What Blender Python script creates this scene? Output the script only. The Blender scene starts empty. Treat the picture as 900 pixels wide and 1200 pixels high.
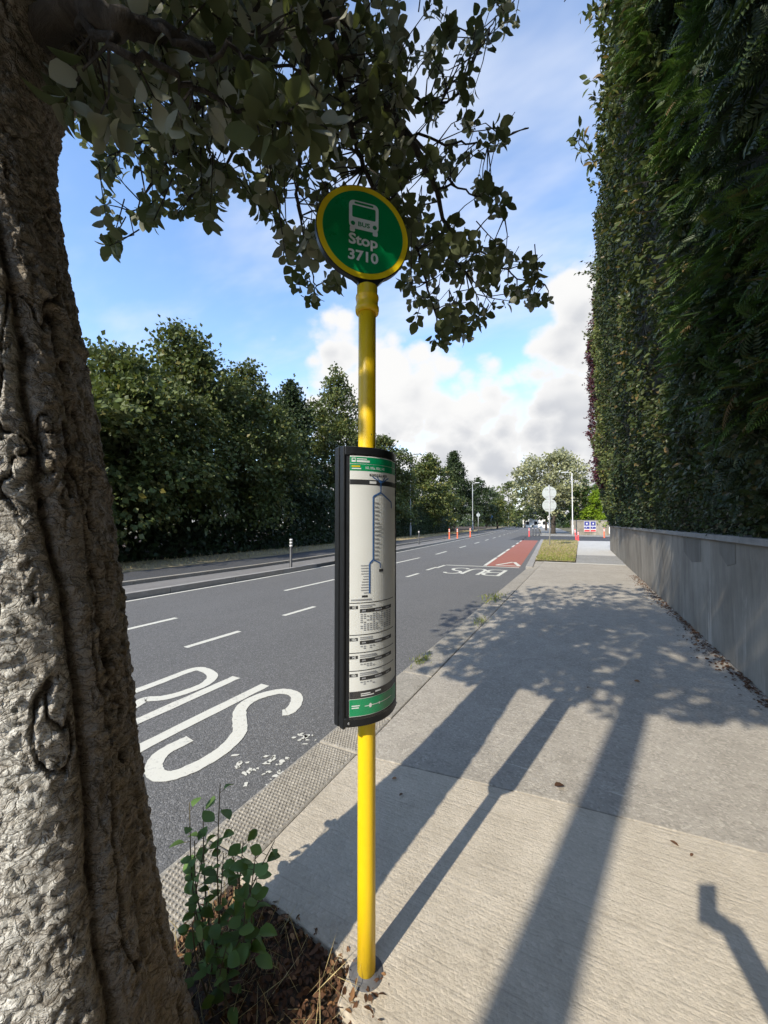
import bpy, bmesh, math, random
import numpy as np
from mathutils import Vector, Matrix

# ------------------------------------------------------------------ camera, world, sun, exposure
scene = bpy.context.scene
COL = scene.collection
F, CH = 455.0, 1.5                       # focal length in photo pixels (900x1200), camera height
PITCH = math.atan(13.0 / F)
YAW = math.atan(231.0 / F * math.cos(PITCH))   # camera looks this far left of the road direction (+Y)
cam = bpy.data.cameras.new("camera")
cam.sensor_fit = 'VERTICAL'; cam.sensor_height = 36.0; cam.lens = F / 1200.0 * 36.0
cam.clip_start = 0.03; cam.clip_end = 3000
camo = bpy.data.objects.new("camera", cam); COL.objects.link(camo)
camo.location = (0, 0, CH); camo.rotation_euler = (math.pi / 2 + PITCH, 0, YAW)
scene.camera = camo

SUN_EL = math.radians(35.5); SUN_AZ = math.radians(11.5)   # light travels towards +Y turned SUN_AZ to +X
ldir = Vector((math.sin(SUN_AZ) * math.cos(SUN_EL), math.cos(SUN_AZ) * math.cos(SUN_EL), -math.sin(SUN_EL)))
sun = bpy.data.lights.new("sun", 'SUN'); sun.energy = 2.6; sun.angle = math.radians(0.53); sun.color = (1.0, 0.93, 0.80)
suno = bpy.data.objects.new("sun", sun); COL.objects.link(suno)
suno.rotation_euler = ldir.to_track_quat('-Z', 'Y').to_euler()

scene.view_settings.view_transform = 'Standard'; scene.view_settings.look = 'None'
scene.view_settings.exposure = 1.3; scene.view_settings.gamma = 1.0
scene.view_settings.use_curve_mapping = False

f_ = np.array([-math.sin(YAW) * math.cos(PITCH), math.cos(YAW) * math.cos(PITCH), math.sin(PITCH)])
r_ = np.array([math.cos(YAW), math.sin(YAW), 0.0]); u_ = np.cross(r_, f_); C_ = np.array([0, 0, CH])
def ray(x, y): return f_ + r_ * (x - 450) / F - u_ * (y - 600) / F
def G(x, y, z=0.0):
    d = ray(x, y); return C_ + d * ((z - CH) / d[2])
def atX(x, y, X):
    d = ray(x, y); return C_ + d * (X / d[0])
def atY(x, y, Y):
    d = ray(x, y); return C_ + d * (Y / d[1])
def atD(x, y, D): return C_ + ray(x, y) * D
def proj(p):
    v = np.asarray(p) - C_; z = v @ f_
    return 450 + F * (v @ r_) / z, 600 - F * (v @ u_) / z, z

def build_world():
    w = bpy.data.worlds.new("World"); scene.world = w; w.use_nodes = True
    nt = w.node_tree; nt.nodes.clear(); N = nt.nodes.new; L = nt.links.new
    out = N("ShaderNodeOutputWorld"); bg = N("ShaderNodeBackground"); L(bg.outputs[0], out.inputs[0])
    sky = N("ShaderNodeTexSky"); sky.sky_type = 'NISHITA'; sky.sun_disc = False
    sky.sun_elevation = SUN_EL; sky.sun_rotation = math.pi + SUN_AZ
    sky.air_density = 1.0; sky.dust_density = 0.15; sky.ozone_density = 3.2
    bg.inputs[1].default_value = 0.15
    tc = N("ShaderNodeTexCoord"); D = tc.outputs['Generated']
    def m(op, a, b=None, c=None, clamp=False):
        n = N("ShaderNodeMath"); n.operation = op; n.use_clamp = clamp
        for i, v in enumerate((a, b, c)):
            if v is None: continue
            if isinstance(v, (int, float)): n.inputs[i].default_value = v
            else: L(v, n.inputs[i])
        return n.outputs[0]
    def smooth(v, a, b):
        n = N("ShaderNodeMapRange"); n.interpolation_type = 'SMOOTHSTEP'; L(v, n.inputs[0])
        n.inputs[1].default_value = a; n.inputs[2].default_value = b; return n.outputs[0]
    def noise(vec, scale, detail, rough, dist=0.0):
        n = N("ShaderNodeTexNoise"); n.inputs['Scale'].default_value = scale; n.inputs['Detail'].default_value = detail
        n.inputs['Roughness'].default_value = rough; n.inputs['Distortion'].default_value = dist; L(vec, n.inputs['Vector']); return n.outputs[0]
    def mapping(vec, loc=(0, 0, 0), rot=(0, 0, 0), sc=(1, 1, 1)):
        n = N("ShaderNodeMapping"); L(vec, n.inputs[0]); n.inputs[1].default_value = loc; n.inputs[2].default_value = rot; n.inputs[3].default_value = sc; return n.outputs[0]
    sep = N("ShaderNodeSeparateXYZ"); L(D, sep.inputs[0]); z = sep.outputs[2]
    # cirrus: noise on a flat high layer
    zz = m('MAXIMUM', m('ADD', z, 0.18), 0.05)
    comb = N("ShaderNodeCombineXYZ"); L(m('DIVIDE', sep.outputs[0], zz), comb.inputs[0]); L(m('DIVIDE', sep.outputs[1], zz), comb.inputs[1])
    cir = noise(mapping(comb.outputs[0], (3.1, 0.4, 0), (0, 0, 0.75), (1.0, 2.1, 1)), 1.15, 5, 0.56, 0.0)
    cir2 = noise(mapping(comb.outputs[0], (0.3, 4.2, 0), (0, 0, 0.2), (0.8, 0.8, 1)), 0.75, 1, 0.5)
    wisp = m('MULTIPLY', smooth(m('ADD', cir, m('MULTIPLY', m('SUBTRACT', cir2, 0.5), 0.7)), 0.38, 0.76), 0.72)
    # cumulus banks round the horizon
    blobs = []
    for (x, y, s, a) in [(395, 420, .010, .80), (450, 470, .020, .95), (500, 430, .012, .75), (520, 510, .022, .95), (590, 480, .012, .8), (655, 420, .010, .85),
                         (690, 370, .010, .85), (670, 500, .02, .95), (580, 545, .02, .9), (380, 480, .01, .6), (760, 470, .03, .8), (325, 400, .0006, .45), (640, 470, .012, .8)]:
        d = ray(x, y); d = d / np.linalg.norm(d); blobs.append((tuple(d), s, a))
    rnd = random.Random(5)
    for i in range(7):
        az = math.radians(62 + i * 40 + rnd.uniform(-8, 8)); el = math.radians(rnd.uniform(5, 17))
        blobs.append(((math.sin(az) * math.cos(el), math.cos(az) * math.cos(el), math.sin(el)), rnd.uniform(.01, .03), rnd.uniform(.6, .95)))
    tot = None
    for d, s, a in blobs:
        n = N("ShaderNodeVectorMath"); n.operation = 'DOT_PRODUCT'; L(D, n.inputs[0]); n.inputs[1].default_value = d
        e = m('MULTIPLY', m('EXPONENT', m('DIVIDE', m('SUBTRACT', n.outputs['Value'], 1.0), s)), a)
        tot = e if tot is None else m('MAXIMUM', tot, e)
    tot = m('MAXIMUM', tot, m('MULTIPLY', smooth(z, 0.26, 0.07), .86))
    wv = N("ShaderNodeTexVoronoi"); wv.feature = 'F1'; wv.inputs['Scale'].default_value = 11; wv.inputs['Detail'].default_value = 1; wv.inputs['Roughness'].default_value = .6
    L(mapping(D, (0, 0, 0), (0, 0, 0), (1, 1, 1.25)), wv.inputs['Vector'])
    puff = m('SUBTRACT', 0.5, wv.outputs['Distance'])
    n1 = noise(mapping(D, (1.7, 0, .3), (0, 0, 0), (1, 1, 1.4)), 5.5, 6, 0.58, 0.0)
    dens = m('ADD', tot, m('ADD', m('MULTIPLY', m('SUBTRACT', n1, 0.5), 1.0), m('MULTIPLY', puff, 0.36)))
    cum = smooth(dens, 0.36, 0.60)
    # grey undersides where the bank is thick and low
    n2 = noise(mapping(D, (1.7, 0.02, .26), (0, 0, 0), (1, 1, 1.8)), 4.0, 2, 0.55, 0.0)
    grey = m('MULTIPLY', smooth(m('ADD', n2, m('MULTIPLY', m('SUBTRACT', 0.30, z), 0.8)), 0.38, 0.60), smooth(dens, 0.50, 0.92))
    cw = N("ShaderNodeMixRGB"); cw.inputs[1].default_value = (2.65, 2.64, 2.62, 1); cw.inputs[2].default_value = (1.75, 1.80, 1.92, 1); L(grey, cw.inputs[0])
    m1 = N("ShaderNodeMixRGB"); L(wisp, m1.inputs[0]); L(sky.outputs[0], m1.inputs[1]); m1.inputs[2].default_value = (2.45, 2.62, 2.95, 1)
    m2 = N("ShaderNodeMixRGB"); L(cum, m2.inputs[0]); L(m1.outputs[0], m2.inputs[1]); L(cw.outputs[0], m2.inputs[2])
    L(m2.outputs[0], bg.inputs[0])
    w.cycles.sampling_method = 'MANUAL'; w.cycles.sample_map_resolution = 512
build_world()
cy = scene.cycles
cy.max_bounces = 6; cy.diffuse_bounces = 3; cy.glossy_bounces = 2; cy.transmission_bounces = 4; cy.transparent_max_bounces = 6
cy.caustics_reflective = False; cy.caustics_refractive = False
cy.use_adaptive_sampling = True; cy.adaptive_threshold = 0.02

# ------------------------------------------------------------------ helpers
WL = {}
def tag(o, label=None, cat=None, group=None, kind=None):
    if label: o['label'] = label
    if cat: o['category'] = cat
    if group: o['group'] = group
    if kind: o['kind'] = kind
    return o
def thing(name, label, cat, loc=(0, 0, 0), group=None):
    o = bpy.data.objects.new(name, None); o.empty_display_size = 0.2; COL.objects.link(o); o.location = loc; WL[o.name] = np.array(loc, float)
    return tag(o, label, cat, group)
def link(o, parent=None):
    COL.objects.link(o)
    if parent is not None:
        o.parent = parent; WL[o.name] = WL[parent.name]
    else:
        WL[o.name] = np.zeros(3)
    return o
def mesh(name, V, Fc, mat=None, parent=None, smooth=False, attrs=None):
    """one mesh object; V in world coordinates (made local to the parent)"""
    V = np.asarray(V, float).reshape(-1, 3)
    if parent is not None: V = V - WL[parent.name]
    me = bpy.data.meshes.new(name)
    if isinstance(Fc, np.ndarray):
        n, k = Fc.shape
        me.vertices.add(len(V)); me.vertices.foreach_set('co', V.ravel())
        me.loops.add(n * k); me.loops.foreach_set('vertex_index', Fc.ravel().astype(np.int32))
        me.polygons.add(n); me.polygons.foreach_set('loop_start', np.arange(0, n * k, k, dtype=np.int32))
        me.update(calc_edges=True); me.validate()
    else:
        me.from_pydata([tuple(v) for v in V], [], [tuple(q) for q in Fc]); me.update()
    if attrs:
        for k, v in attrs.items():
            a = me.attributes.new(k, 'FLOAT', 'POINT'); a.data.foreach_set('value', np.asarray(v, np.float32))
    if smooth: me.polygons.foreach_set('use_smooth', np.ones(len(me.polygons), bool))
    if mat: me.materials.append(mat)
    return link(bpy.data.objects.new(name, me), parent)
class MB:
    def __init__(s): s.V = []; s.F = []
    def add(s, V, Fc):
        n = len(s.V); s.V += [tuple(v) for v in V]; s.F += [tuple(i + n for i in q) for q in Fc]; return s
    def box(s, x0, x1, y0, y1, z0, z1):
        return s.add([(x0, y0, z0), (x1, y0, z0), (x1, y1, z0), (x0, y1, z0), (x0, y0, z1), (x1, y0, z1), (x1, y1, z1), (x0, y1, z1)],
                     [(0, 3, 2, 1), (4, 5, 6, 7), (0, 1, 5, 4), (1, 2, 6, 5), (2, 3, 7, 6), (3, 0, 4, 7)])
    def tube(s, pts, rad, seg=10, cap=True):
        V, Fc = tube(pts, rad, seg, cap); return s.add(V, Fc)
    def build(s, name, mat=None, parent=None, smooth=False, bevel=0.0):
        o = mesh(name, s.V, s.F, mat, parent, smooth)
        if bevel > 0:
            bm = bmesh.new(); bm.from_mesh(o.data)
            bmesh.ops.bevel(bm, geom=[e for e in bm.edges if e.is_manifold and e.calc_face_angle(0) > 0.6], offset=bevel, segments=2, affect='EDGES', profile=0.5)
            bm.to_mesh(o.data); bm.free()
        return o
def tube(pts, rad, seg=10, cap=True):
    pts = [np.asarray(p, float) for p in pts]; n = len(pts)
    if not hasattr(rad, '__len__'): rad = [rad] * n
    V = []; Fc = []; up = None
    for i in range(n):
        t = pts[min(i + 1, n - 1)] - pts[max(i - 1, 0)]; t = t / (np.linalg.norm(t) + 1e-9)
        if up is None: up = np.array([1, 0, 0.]) if abs(t[0]) < .8 else np.array([0, 1, 0.])
        a = up - t * (up @ t); a /= np.linalg.norm(a) + 1e-9; b = np.cross(t, a); up = a
        for k in range(seg):
            w = 2 * math.pi * k / seg; V.append(pts[i] + rad[i] * (a * math.cos(w) + b * math.sin(w)))
    for i in range(n - 1):
        for k in range(seg):
            k2 = (k + 1) % seg; Fc.append((i * seg + k, i * seg + k2, (i + 1) * seg + k2, (i + 1) * seg + k))
    if cap: Fc.append(tuple(range(seg - 1, -1, -1))); Fc.append(tuple((n - 1) * seg + k for k in range(seg)))
    return V, Fc
def lathe(profile, c=(0, 0, 0), seg=24):
    V = []; Fc = []
    for (r, z) in profile:
        for k in range(seg):
            w = 2 * math.pi * k / seg; V.append((c[0] + r * math.cos(w), c[1] + r * math.sin(w), c[2] + z))
    for i in range(len(profile) - 1):
        for k in range(seg):
            k2 = (k + 1) % seg; Fc.append((i * seg + k, i * seg + k2, (i + 1) * seg + k2, (i + 1) * seg + k))
    Fc.append(tuple(range(seg - 1, -1, -1))); Fc.append(tuple((len(profile) - 1) * seg + k for k in range(seg)))
    return V, Fc
def smooth_path(pts, n=6):
    P = [np.asarray(p, float) for p in pts]; out = []
    for i in range(len(P) - 1):
        p0 = P[max(i - 1, 0)]; p1 = P[i]; p2 = P[i + 1]; p3 = P[min(i + 2, len(P) - 1)]
        for k in range(n):
            t = k / n
            out.append(.5 * ((2 * p1) + (-p0 + p2) * t + (2 * p0 - 5 * p1 + 4 * p2 - p3) * t * t + (-p0 + 3 * p1 - 3 * p2 + p3) * t ** 3))
    out.append(P[-1]); return out

# vectorised value noise
_r = np.random.RandomState(3); _T = _r.rand(4096)
def vnoise(p):
    p = np.asarray(p, float); i = np.floor(p).astype(np.int64); fr = p - i; fr = fr * fr * (3 - 2 * fr)
    def h(a, b, c): return _T[(a * 73856093 ^ b * 19349663 ^ c * 83492791) & 4095]
    r = 0
    for dx in (0, 1):
        for dy in (0, 1):
            for dz in (0, 1):
                w = (fr[..., 0] if dx else 1 - fr[..., 0]) * (fr[..., 1] if dy else 1 - fr[..., 1]) * (fr[..., 2] if dz else 1 - fr[..., 2])
                r = r + w * h(i[..., 0] + dx, i[..., 1] + dy, i[..., 2] + dz)
    return r
def fbm(p, o=4, g=.5):
    s = 0; a = 1; t = 0; p = np.asarray(p, float)
    for k in range(o): s = s + a * vnoise(p + 17.3 * k); t += a; a *= g; p = p * 2.03
    return s / t

# ------------------------------------------------------------------ materials
class Mat:
    def __init__(s, name):
        s.m = bpy.data.materials.new(name); s.m.use_nodes = True; s.nt = s.m.node_tree
        s.b = s.nt.nodes['Principled BSDF']; s.out = s.nt.nodes['Material Output']
        s._co = None
    def N(s, t, **kw):
        n = s.nt.nodes.new(t)
        for k, v in kw.items(): setattr(n, k, v)
        return n
    def L(s, a, b): s.nt.links.new(a, b)
    def set(s, sock, v):
        i = s.b.inputs[sock]
        if hasattr(v, 'is_output'): s.L(v, i)
        else: i.default_value = v
        return s
    def co(s, kind='Object'):
        n = s.N("ShaderNodeTexCoord"); return n.outputs[kind]
    def mapv(s, v, sc=(1, 1, 1), loc=(0, 0, 0), rot=(0, 0, 0)):
        n = s.N("ShaderNodeMapping"); s.L(v, n.inputs[0]); n.inputs[1].default_value = loc; n.inputs[2].default_value = rot; n.inputs[3].default_value = sc; return n.outputs[0]
    def noise(s, v, scale, detail=5, rough=.55, dist=0):
        n = s.N("ShaderNodeTexNoise"); s.L(v, n.inputs['Vector']); n.inputs['Scale'].default_value = scale; n.inputs['Detail'].default_value = detail
        n.inputs['Roughness'].default_value = rough; n.inputs['Distortion'].default_value = dist; return n.outputs[0]
    def vor(s, v, scale, feat='F1', out='Distance', rnd=1.0):
        n = s.N("ShaderNodeTexVoronoi", feature=feat); s.L(v, n.inputs['Vector']); n.inputs['Scale'].default_value = scale; n.inputs['Randomness'].default_value = rnd; return n.outputs[out]
    def math(s, op, a, b=None, clamp=False):
        n = s.N("ShaderNodeMath", operation=op, use_clamp=clamp)
        for i, v in enumerate((a, b)):
            if v is None: continue
            if isinstance(v, (int, float)): n.inputs[i].default_value = v
            else: s.L(v, n.inputs[i])
        return n.outputs[0]
    def step(s, v, a, b, o0=0., o1=1.):
        n = s.N("ShaderNodeMapRange", interpolation_type='SMOOTHSTEP'); s.L(v, n.inputs[0])
        for i, q in enumerate((a, b, o0, o1)): n.inputs[i + 1].default_value = q
        return n.outputs[0]
    def mix(s, fac, a, b, mode='MIX'):
        n = s.N("ShaderNodeMixRGB", blend_type=mode)
        for i, v in enumerate((fac, a, b)):
            if hasattr(v, 'is_output'): s.L(v, n.inputs[i])
            elif isinstance(v, (int, float)): n.inputs[i].default_value = v
            else: n.inputs[i].default_value = (*v[:3], 1)
        return n.outputs[0]
    def bump(s, h, strength=.5, dist=.01, prev=None):
        n = s.N("ShaderNodeBump"); n.inputs['Strength'].default_value = strength; n.inputs['Distance'].default_value = dist; s.L(h, n.inputs['Height'])
        if prev is not None: s.L(prev, n.inputs['Normal'])
        return n.outputs[0]
    def attr(s, name, out='Fac'):
        n = s.N("ShaderNodeAttribute"); n.attribute_name = name; return n.outputs[out]
def plain(name, c, rough=.5, metal=0., var=.12, scale=18., bump=0.):
    M = Mat(name); v = M.co(); n = M.noise(v, scale, 5, .6)
    col = M.mix(n, tuple(x * (1 - var) for x in c), tuple(min(1, x * (1 + var)) for x in c))
    M.set('Base Color', col).set('Metallic', metal).set('Roughness', M.step(n, .2, .8, max(0, rough - .08), min(1, rough + .08)))
    if bump: M.set('Normal', M.bump(n, bump, .004))
    return M.m

def asphalt(name, c0, c1, light=(.30, .29, .28), speck=.22):
    M = Mat(name); v = M.co()
    big = M.noise(v, .35, 5, .6); mid = M.noise(M.mapv(v, (1, .18, 1)), 1.6, 5, .6); fine = M.noise(v, 60, 3, .6)
    col = M.mix(M.math('ADD', M.math('MULTIPLY', big, .55), M.math('MULTIPLY', mid, .45)), c0, c1)
    st = M.vor(v, 110, 'F1', 'Color'); n = M.N("ShaderNodeSeparateColor"); M.L(st, n.inputs[0])
    col = M.mix(M.math('MULTIPLY', M.step(n.outputs[0], .55, 1.), speck * 2), col, light)
    col = M.mix(M.step(fine, .5, .3, 0, .5), col, tuple(x * .45 for x in c0))
    M.set('Base Color', col).set('Roughness', .82)
    d = M.vor(v, 110)
    M.set('Normal', M.bump(M.math('ADD', M.math('MULTIPLY', d, -1.0), M.math('MULTIPLY', fine, .6)), .55, .006))
    return M.m
def concrete(name, c0, c1, broom=None, agg=.0, scratches=0.0, stain=.5):
    M = Mat(name); v = M.co()
    big = M.noise(v, .9, 6, .62); mid = M.noise(v, 7, 6, .65); fine = M.noise(v, 130, 3, .7)
    t = M.math('ADD', M.math('MULTIPLY', big, .5), M.math('MULTIPLY', mid, .5))
    col = M.mix(M.step(t, .3, .7), c0, c1)
    col = M.mix(M.step(M.noise(v, 2.2, 6, .7, .8), .56, .72, 0, stain), col, tuple(x * .62 for x in c0))
    sp = M.N("ShaderNodeSeparateColor"); M.L(M.vor(v, 75, 'F1', 'Color'), sp.inputs[0])
    if agg:
        col = M.mix(M.step(sp.outputs[0], .62, .95, 0, agg), col, tuple(x * .38 for x in c0))
        col = M.mix(M.step(sp.outputs[1], .72, .95, 0, agg), col, tuple(min(1, x * 1.5) for x in c1))
    col = M.mix(M.step(fine, .40, .22, 0, .55), col, tuple(x * .4 for x in c0))
    h = M.math('ADD', M.math('MULTIPLY', fine, .8), M.math('MULTIPLY', mid, .5))
    if agg: h = M.math('ADD', h, M.math('MULTIPLY', M.vor(v, 75), -.5))
    if broom:
        b = M.noise(M.mapv(v, (2.2, 60, 1), (0, 0, 0), (0, 0, broom)), 1.0, 5, .62)
        h = M.math('ADD', h, M.math('MULTIPLY', b, 1.3))
        col = M.mix(M.step(b, .46, .30, 0, .30), col, tuple(x * .5 for x in c0))
    if scratches:
        w = M.noise(M.mapv(v, (.8, 9, 1), (4, 1, 0), (0, 0, -.12)), 1.6, 7, .75, 1.5)
        col = M.mix(M.step(w, .60, .70, 0, scratches), col, tuple(min(1, x * 1.55) for x in c1))
    M.set('Base Color', col).set('Roughness', .9).set('Normal', M.bump(h, .55, .006))
    return M.m
def paint_mat():
    M = Mat("road_paint"); v = M.co(); n = M.noise(v, 34, 6, .72); n2 = M.noise(v, 5, 4, .6)
    col = M.mix(M.step(M.math('ADD', n, M.math('MULTIPLY', n2, .3)), .60, .50), (.60, .58, .50), (.44, .425, .37))
    col = M.mix(M.step(M.math('ADD', n, M.math('MULTIPLY', n2, .25)), .42, .36, 0, .8), col, (.10, .10, .10))
    M.set('Base Color', col).set('Roughness', .7).set('Normal', M.bump(n, .4, .003)); return M.m
def leaf_mat(name, top, under, trans=.25, rough=.42, yellow=None, attr='rnd', spec=.22):
    M = Mat(name); r = M.attr(attr)
    oi = M.N("ShaderNodeObjectInfo").outputs['Random']
    rr = M.math('FRACT', M.math('ADD', r, oi))
    c = M.mix(rr, tuple(x * .62 for x in top), tuple(x * 1.35 for x in top))
    if yellow is not None: c = M.mix(M.step(rr, .80, .96), c, yellow)
    cu = M.mix(rr, tuple(x * .75 for x in under), tuple(x * 1.2 for x in under))
    geo = M.N("ShaderNodeNewGeometry")
    col = M.mix(geo.outputs['Backfacing'], c, cu)
    M.set('Base Color', col).set('Roughness', rough); M.b.inputs['Specular IOR Level'].default_value = spec
    tr = M.N("ShaderNodeBsdfTranslucent"); M.L(M.mix(.5, c, (top[0] * 1.6, top[1] * 1.7, top[2] * .6)), tr.inputs[0])
    mx = M.N("ShaderNodeMixShader"); mx.inputs[0].default_value = trans
    M.L(M.b.outputs[0], mx.inputs[1]); M.L(tr.outputs[0], mx.inputs[2]); M.L(mx.outputs[0], M.out.inputs[0])
    return M.m
def bark_mat(name, c0, c1, scale=14, stretch=.22, lich=None):
    M = Mat(name); v = M.mapv(M.co(), (1, 1, stretch)); n = M.noise(v, scale, 8, .65, .6)
    col = M.mix(M.step(n, .3, .7), c0, c1)
    if lich: col = M.mix(M.step(M.noise(M.co(), 6, 5, .6), .55, .65, 0, .6), col, lich)
    M.set('Base Color', col).set('Roughness', .92).set('Normal', M.bump(n, .8, .03)); return M.m

M_road = asphalt("asphalt", (.075, .073, .070), (.145, .141, .134))
M_road2 = asphalt("asphalt_dark", (.04, .041, .044), (.062, .062, .064), speck=.1)
M_red = asphalt("asphalt_red", (.27, .085, .055), (.36, .125, .085), light=(.45, .25, .2), speck=.12)
M_paint = paint_mat()
M_slab = concrete("concrete_broomed", (.40, .345, .265), (.52, .455, .36), broom=-.10, agg=.12, stain=.22)
M_slab2 = concrete("concrete_worn", (.28, .25, .205), (.39, .35, .29), agg=.30, scratches=.75, stain=.4)
M_slab3 = concrete("concrete_pale", (.42, .40, .36), (.52, .50, .46), agg=.2, stain=.3)
M_slab4 = concrete("concrete_far_bay", (.22, .215, .2), (.30, .29, .27), agg=.4, stain=.4)
M_kerb = concrete("concrete_kerb", (.24, .215, .175), (.33, .30, .25), agg=.35, stain=.4)
M_kerbfar = concrete("concrete_kerb_far", (.25, .235, .215), (.34, .32, .295), stain=.3)
M_track = concrete("cycle_track", (.15, .14, .13), (.20, .19, .178), stain=.3)
M_joint = concrete("joint_mortar", (.40, .38, .33), (.52, .50, .45), agg=.3, stain=.2)
M_yellow = None
def yellow_mat():
    M = Mat("yellow_paint"); v = M.co(); n = M.noise(v, 30, 5, .6); s = M.noise(M.mapv(v, (1, 1, .25)), 14, 6, .65)
    col = M.mix(n, (.74, .47, .006), (.80, .54, .009))
    col = M.mix(M.step(s, .55, .72, 0, .6), col, (.42, .27, .03))
    chip = M.step(M.noise(M.mapv(v, (1, 1, .6)), 22, 4, .6), .70, .715)
    col = M.mix(chip, col, (.05, .035, .025))
    M.set('Base Color', col).set('Roughness', M.math('ADD', .30, M.math('MULTIPLY', n, .2))).set('Normal', M.bump(M.math('SUBTRACT', M.math('MULTIPLY', n, .15), chip), .3, .003))
    return M.m
def wall_mat(name, k, off):
    M = Mat(name); v = M.mapv(M.co(), (1, 1, 1), off)
    big = M.noise(v, .8, 5, .6); st = M.noise(M.mapv(v, (1, 1.3, .35)), 2.0, 8, .70, .8); fine = M.noise(v, 55, 4, .7)
    col = M.mix(M.step(M.math('ADD', M.math('MULTIPLY', big, .5), M.math('MULTIPLY', st, .5)), .34, .66), tuple(x * k for x in (.15, .130, .100)), tuple(x * k for x in (.30, .268, .215)))
    col = M.mix(M.step(M.noise(M.mapv(v, (1, 1.5, .16)), 2.6, 6, .66, .9), .56, .68, 0, .65), col, tuple(x * k for x in (.44, .40, .335)))
    col = M.mix(M.step(M.noise(M.mapv(v, (1, 1.2, .25), (3, 5, 1)), 2.4, 7, .7, .9), .58, .72, 0, .6), col, (.13, .12, .095))
    M.set('Base Color', col).set('Roughness', .93).set('Normal', M.bump(M.math('ADD', M.math('MULTIPLY', fine, .5), M.math('MULTIPLY', M.noise(v, 9, 4), .5)), .45, .006)); return M.m
M_yellow = yellow_mat()
M_wall = [wall_mat("render_grey_%d" % i, k, (i * 7.1, i * 3.3, 0)) for i, k in enumerate((1.0, .93, 1.06))]
M_wallpatch = wall_mat("render_patch", .62, (31, 2, 0))
M_coping = concrete("coping_concrete", (.20, .19, .17), (.30, .285, .255), stain=.6)
M_black = plain("black_powder_coat", (.010, .011, .012), .38, 0., .2, 40); M_black.node_tree.nodes["Principled BSDF"].inputs["Specular IOR Level"].default_value = .3
M_blackr = plain("black_rubber", (.03, .03, .03), .7)
M_galv = plain("galvanised_steel", (.42, .43, .44), .45, .75, .2, 10)
M_greypost = plain("grey_post_paint", (.42, .43, .43), .5, .2, .15, 8)
M_darkpost = plain("dark_post_paint", (.05, .05, .052), .5, .1)
M_white = plain("white_print", (.74, .74, .72), .45, 0, .05)
M_whitep = plain("white_paint", (.72, .71, .68), .6, 0, .1)
M_green = plain("sign_green", (.0, .20, .055), .32, 0, .10, 5)
M_greenp = plain("print_green", (.0, .27, .10), .4, 0, .06)
M_ring = plain("sign_yellow", (.72, .52, .01), .35, 0, .08, 12)
M_signwhite = plain("sign_white", (.66, .67, .66), .4, 0, .05)
M_poster = plain("poster_paper", (.76, .75, .71), .5, 0, .05, 6)
M_ink = plain("print_black", (.03, .03, .032), .45, 0, .05)
M_inkgrey = plain("print_grey", (.30, .30, .31), .5, 0, .05)
M_inkblue = plain("print_blue", (.045, .13, .33), .45, 0, .08)
M_orange = plain("orange_plastic", (.70, .12, .04), .45, 0, .1)
M_redp = plain("red_plastic", (.62, .05, .05), .45, 0, .1)
M_blue = plain("poster_blue", (.03, .035, .20), .5, 0, .1)
M_signback = plain("sign_back_grey", (.42, .46, .46), .45, .3, .08)
M_soil = None
def soil_mat():
    M = Mat("soil"); v = M.co(); n = M.noise(v, 9, 8, .7); n2 = M.noise(v, 60, 4, .7)
    M.set('Base Color', M.mix(n, (.022, .015, .010), (.085, .055, .032))).set('Roughness', .95).set('Normal', M.bump(M.math('ADD', n, n2), .9, .02)); return M.m
def ground_mat(name, c0, c1, c2):
    M = Mat(name); v = M.co(); n = M.noise(v, .5, 7, .65); n2 = M.noise(v, 12, 5, .7)
    col = M.mix(M.step(n, .35, .65), c0, c1); col = M.mix(M.step(n2, .45, .7, 0, .7), col, c2)
    M.set('Base Color', col).set('Roughness', .95).set('Normal', M.bump(n2, .9, .04)); return M.m
M_soil = soil_mat()
M_ground = ground_mat("dry_ground", (.09, .085, .04), (.16, .13, .065), (.06, .055, .03))
M_verge = ground_mat("verge_soil", (.26, .20, .11), (.36, .285, .16), (.15, .135, .065))

# ------------------------------------------------------------------ the setting
RZ = -0.06                                     # road surface level; footpath level is 0
def bend(Y):                                   # how far the far side of the road swings left
    t = np.maximum(np.asarray(Y, float) - 10, 0); return -0.07 * t - 0.0002 * t * t
def xr(Y):                                     # right-hand edge of the carriageway
    Y = np.asarray(Y, float)
    return np.where(Y < 14, -1.66, np.where(Y < 50, -1.70 - .066 * (Y - 14), -4.08 - .1 * (Y - 50)))
def ribbon(fl, fr, ys, z):
    V = []; Fc = []
    for i, y in enumerate(ys):
        V += [(float(fl(y)), y, z), (float(fr(y)), y, z)]
        if i: Fc.append((2 * i - 2, 2 * i - 1, 2 * i + 1, 2 * i))
    return V, Fc
ground = tag(mesh("ground", [(-900, -400, -.30), (900, -400, -.30), (900, 1600, -.30), (-900, 1600, -.30)], [(0, 1, 2, 3)], M_ground), kind='structure')
ysr = list(np.concatenate([np.arange(-40, 12, 4.), np.arange(12, 80, 2.), np.arange(80, 420, 10.)]))
V, Fc = ribbon(lambda y: -8.18 + bend(y), xr, ysr, RZ)
road = tag(mesh("road", V, Fc, M_road), kind='structure')
side = tag(mesh("side_road", [(-6.0, 37.2, RZ + .004), (60, 37.2, RZ + .004), (60, 51, RZ + .004), (-6.6, 51, RZ + .004)], [(0, 1, 2, 3)], M_road2), kind='structure')

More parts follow.
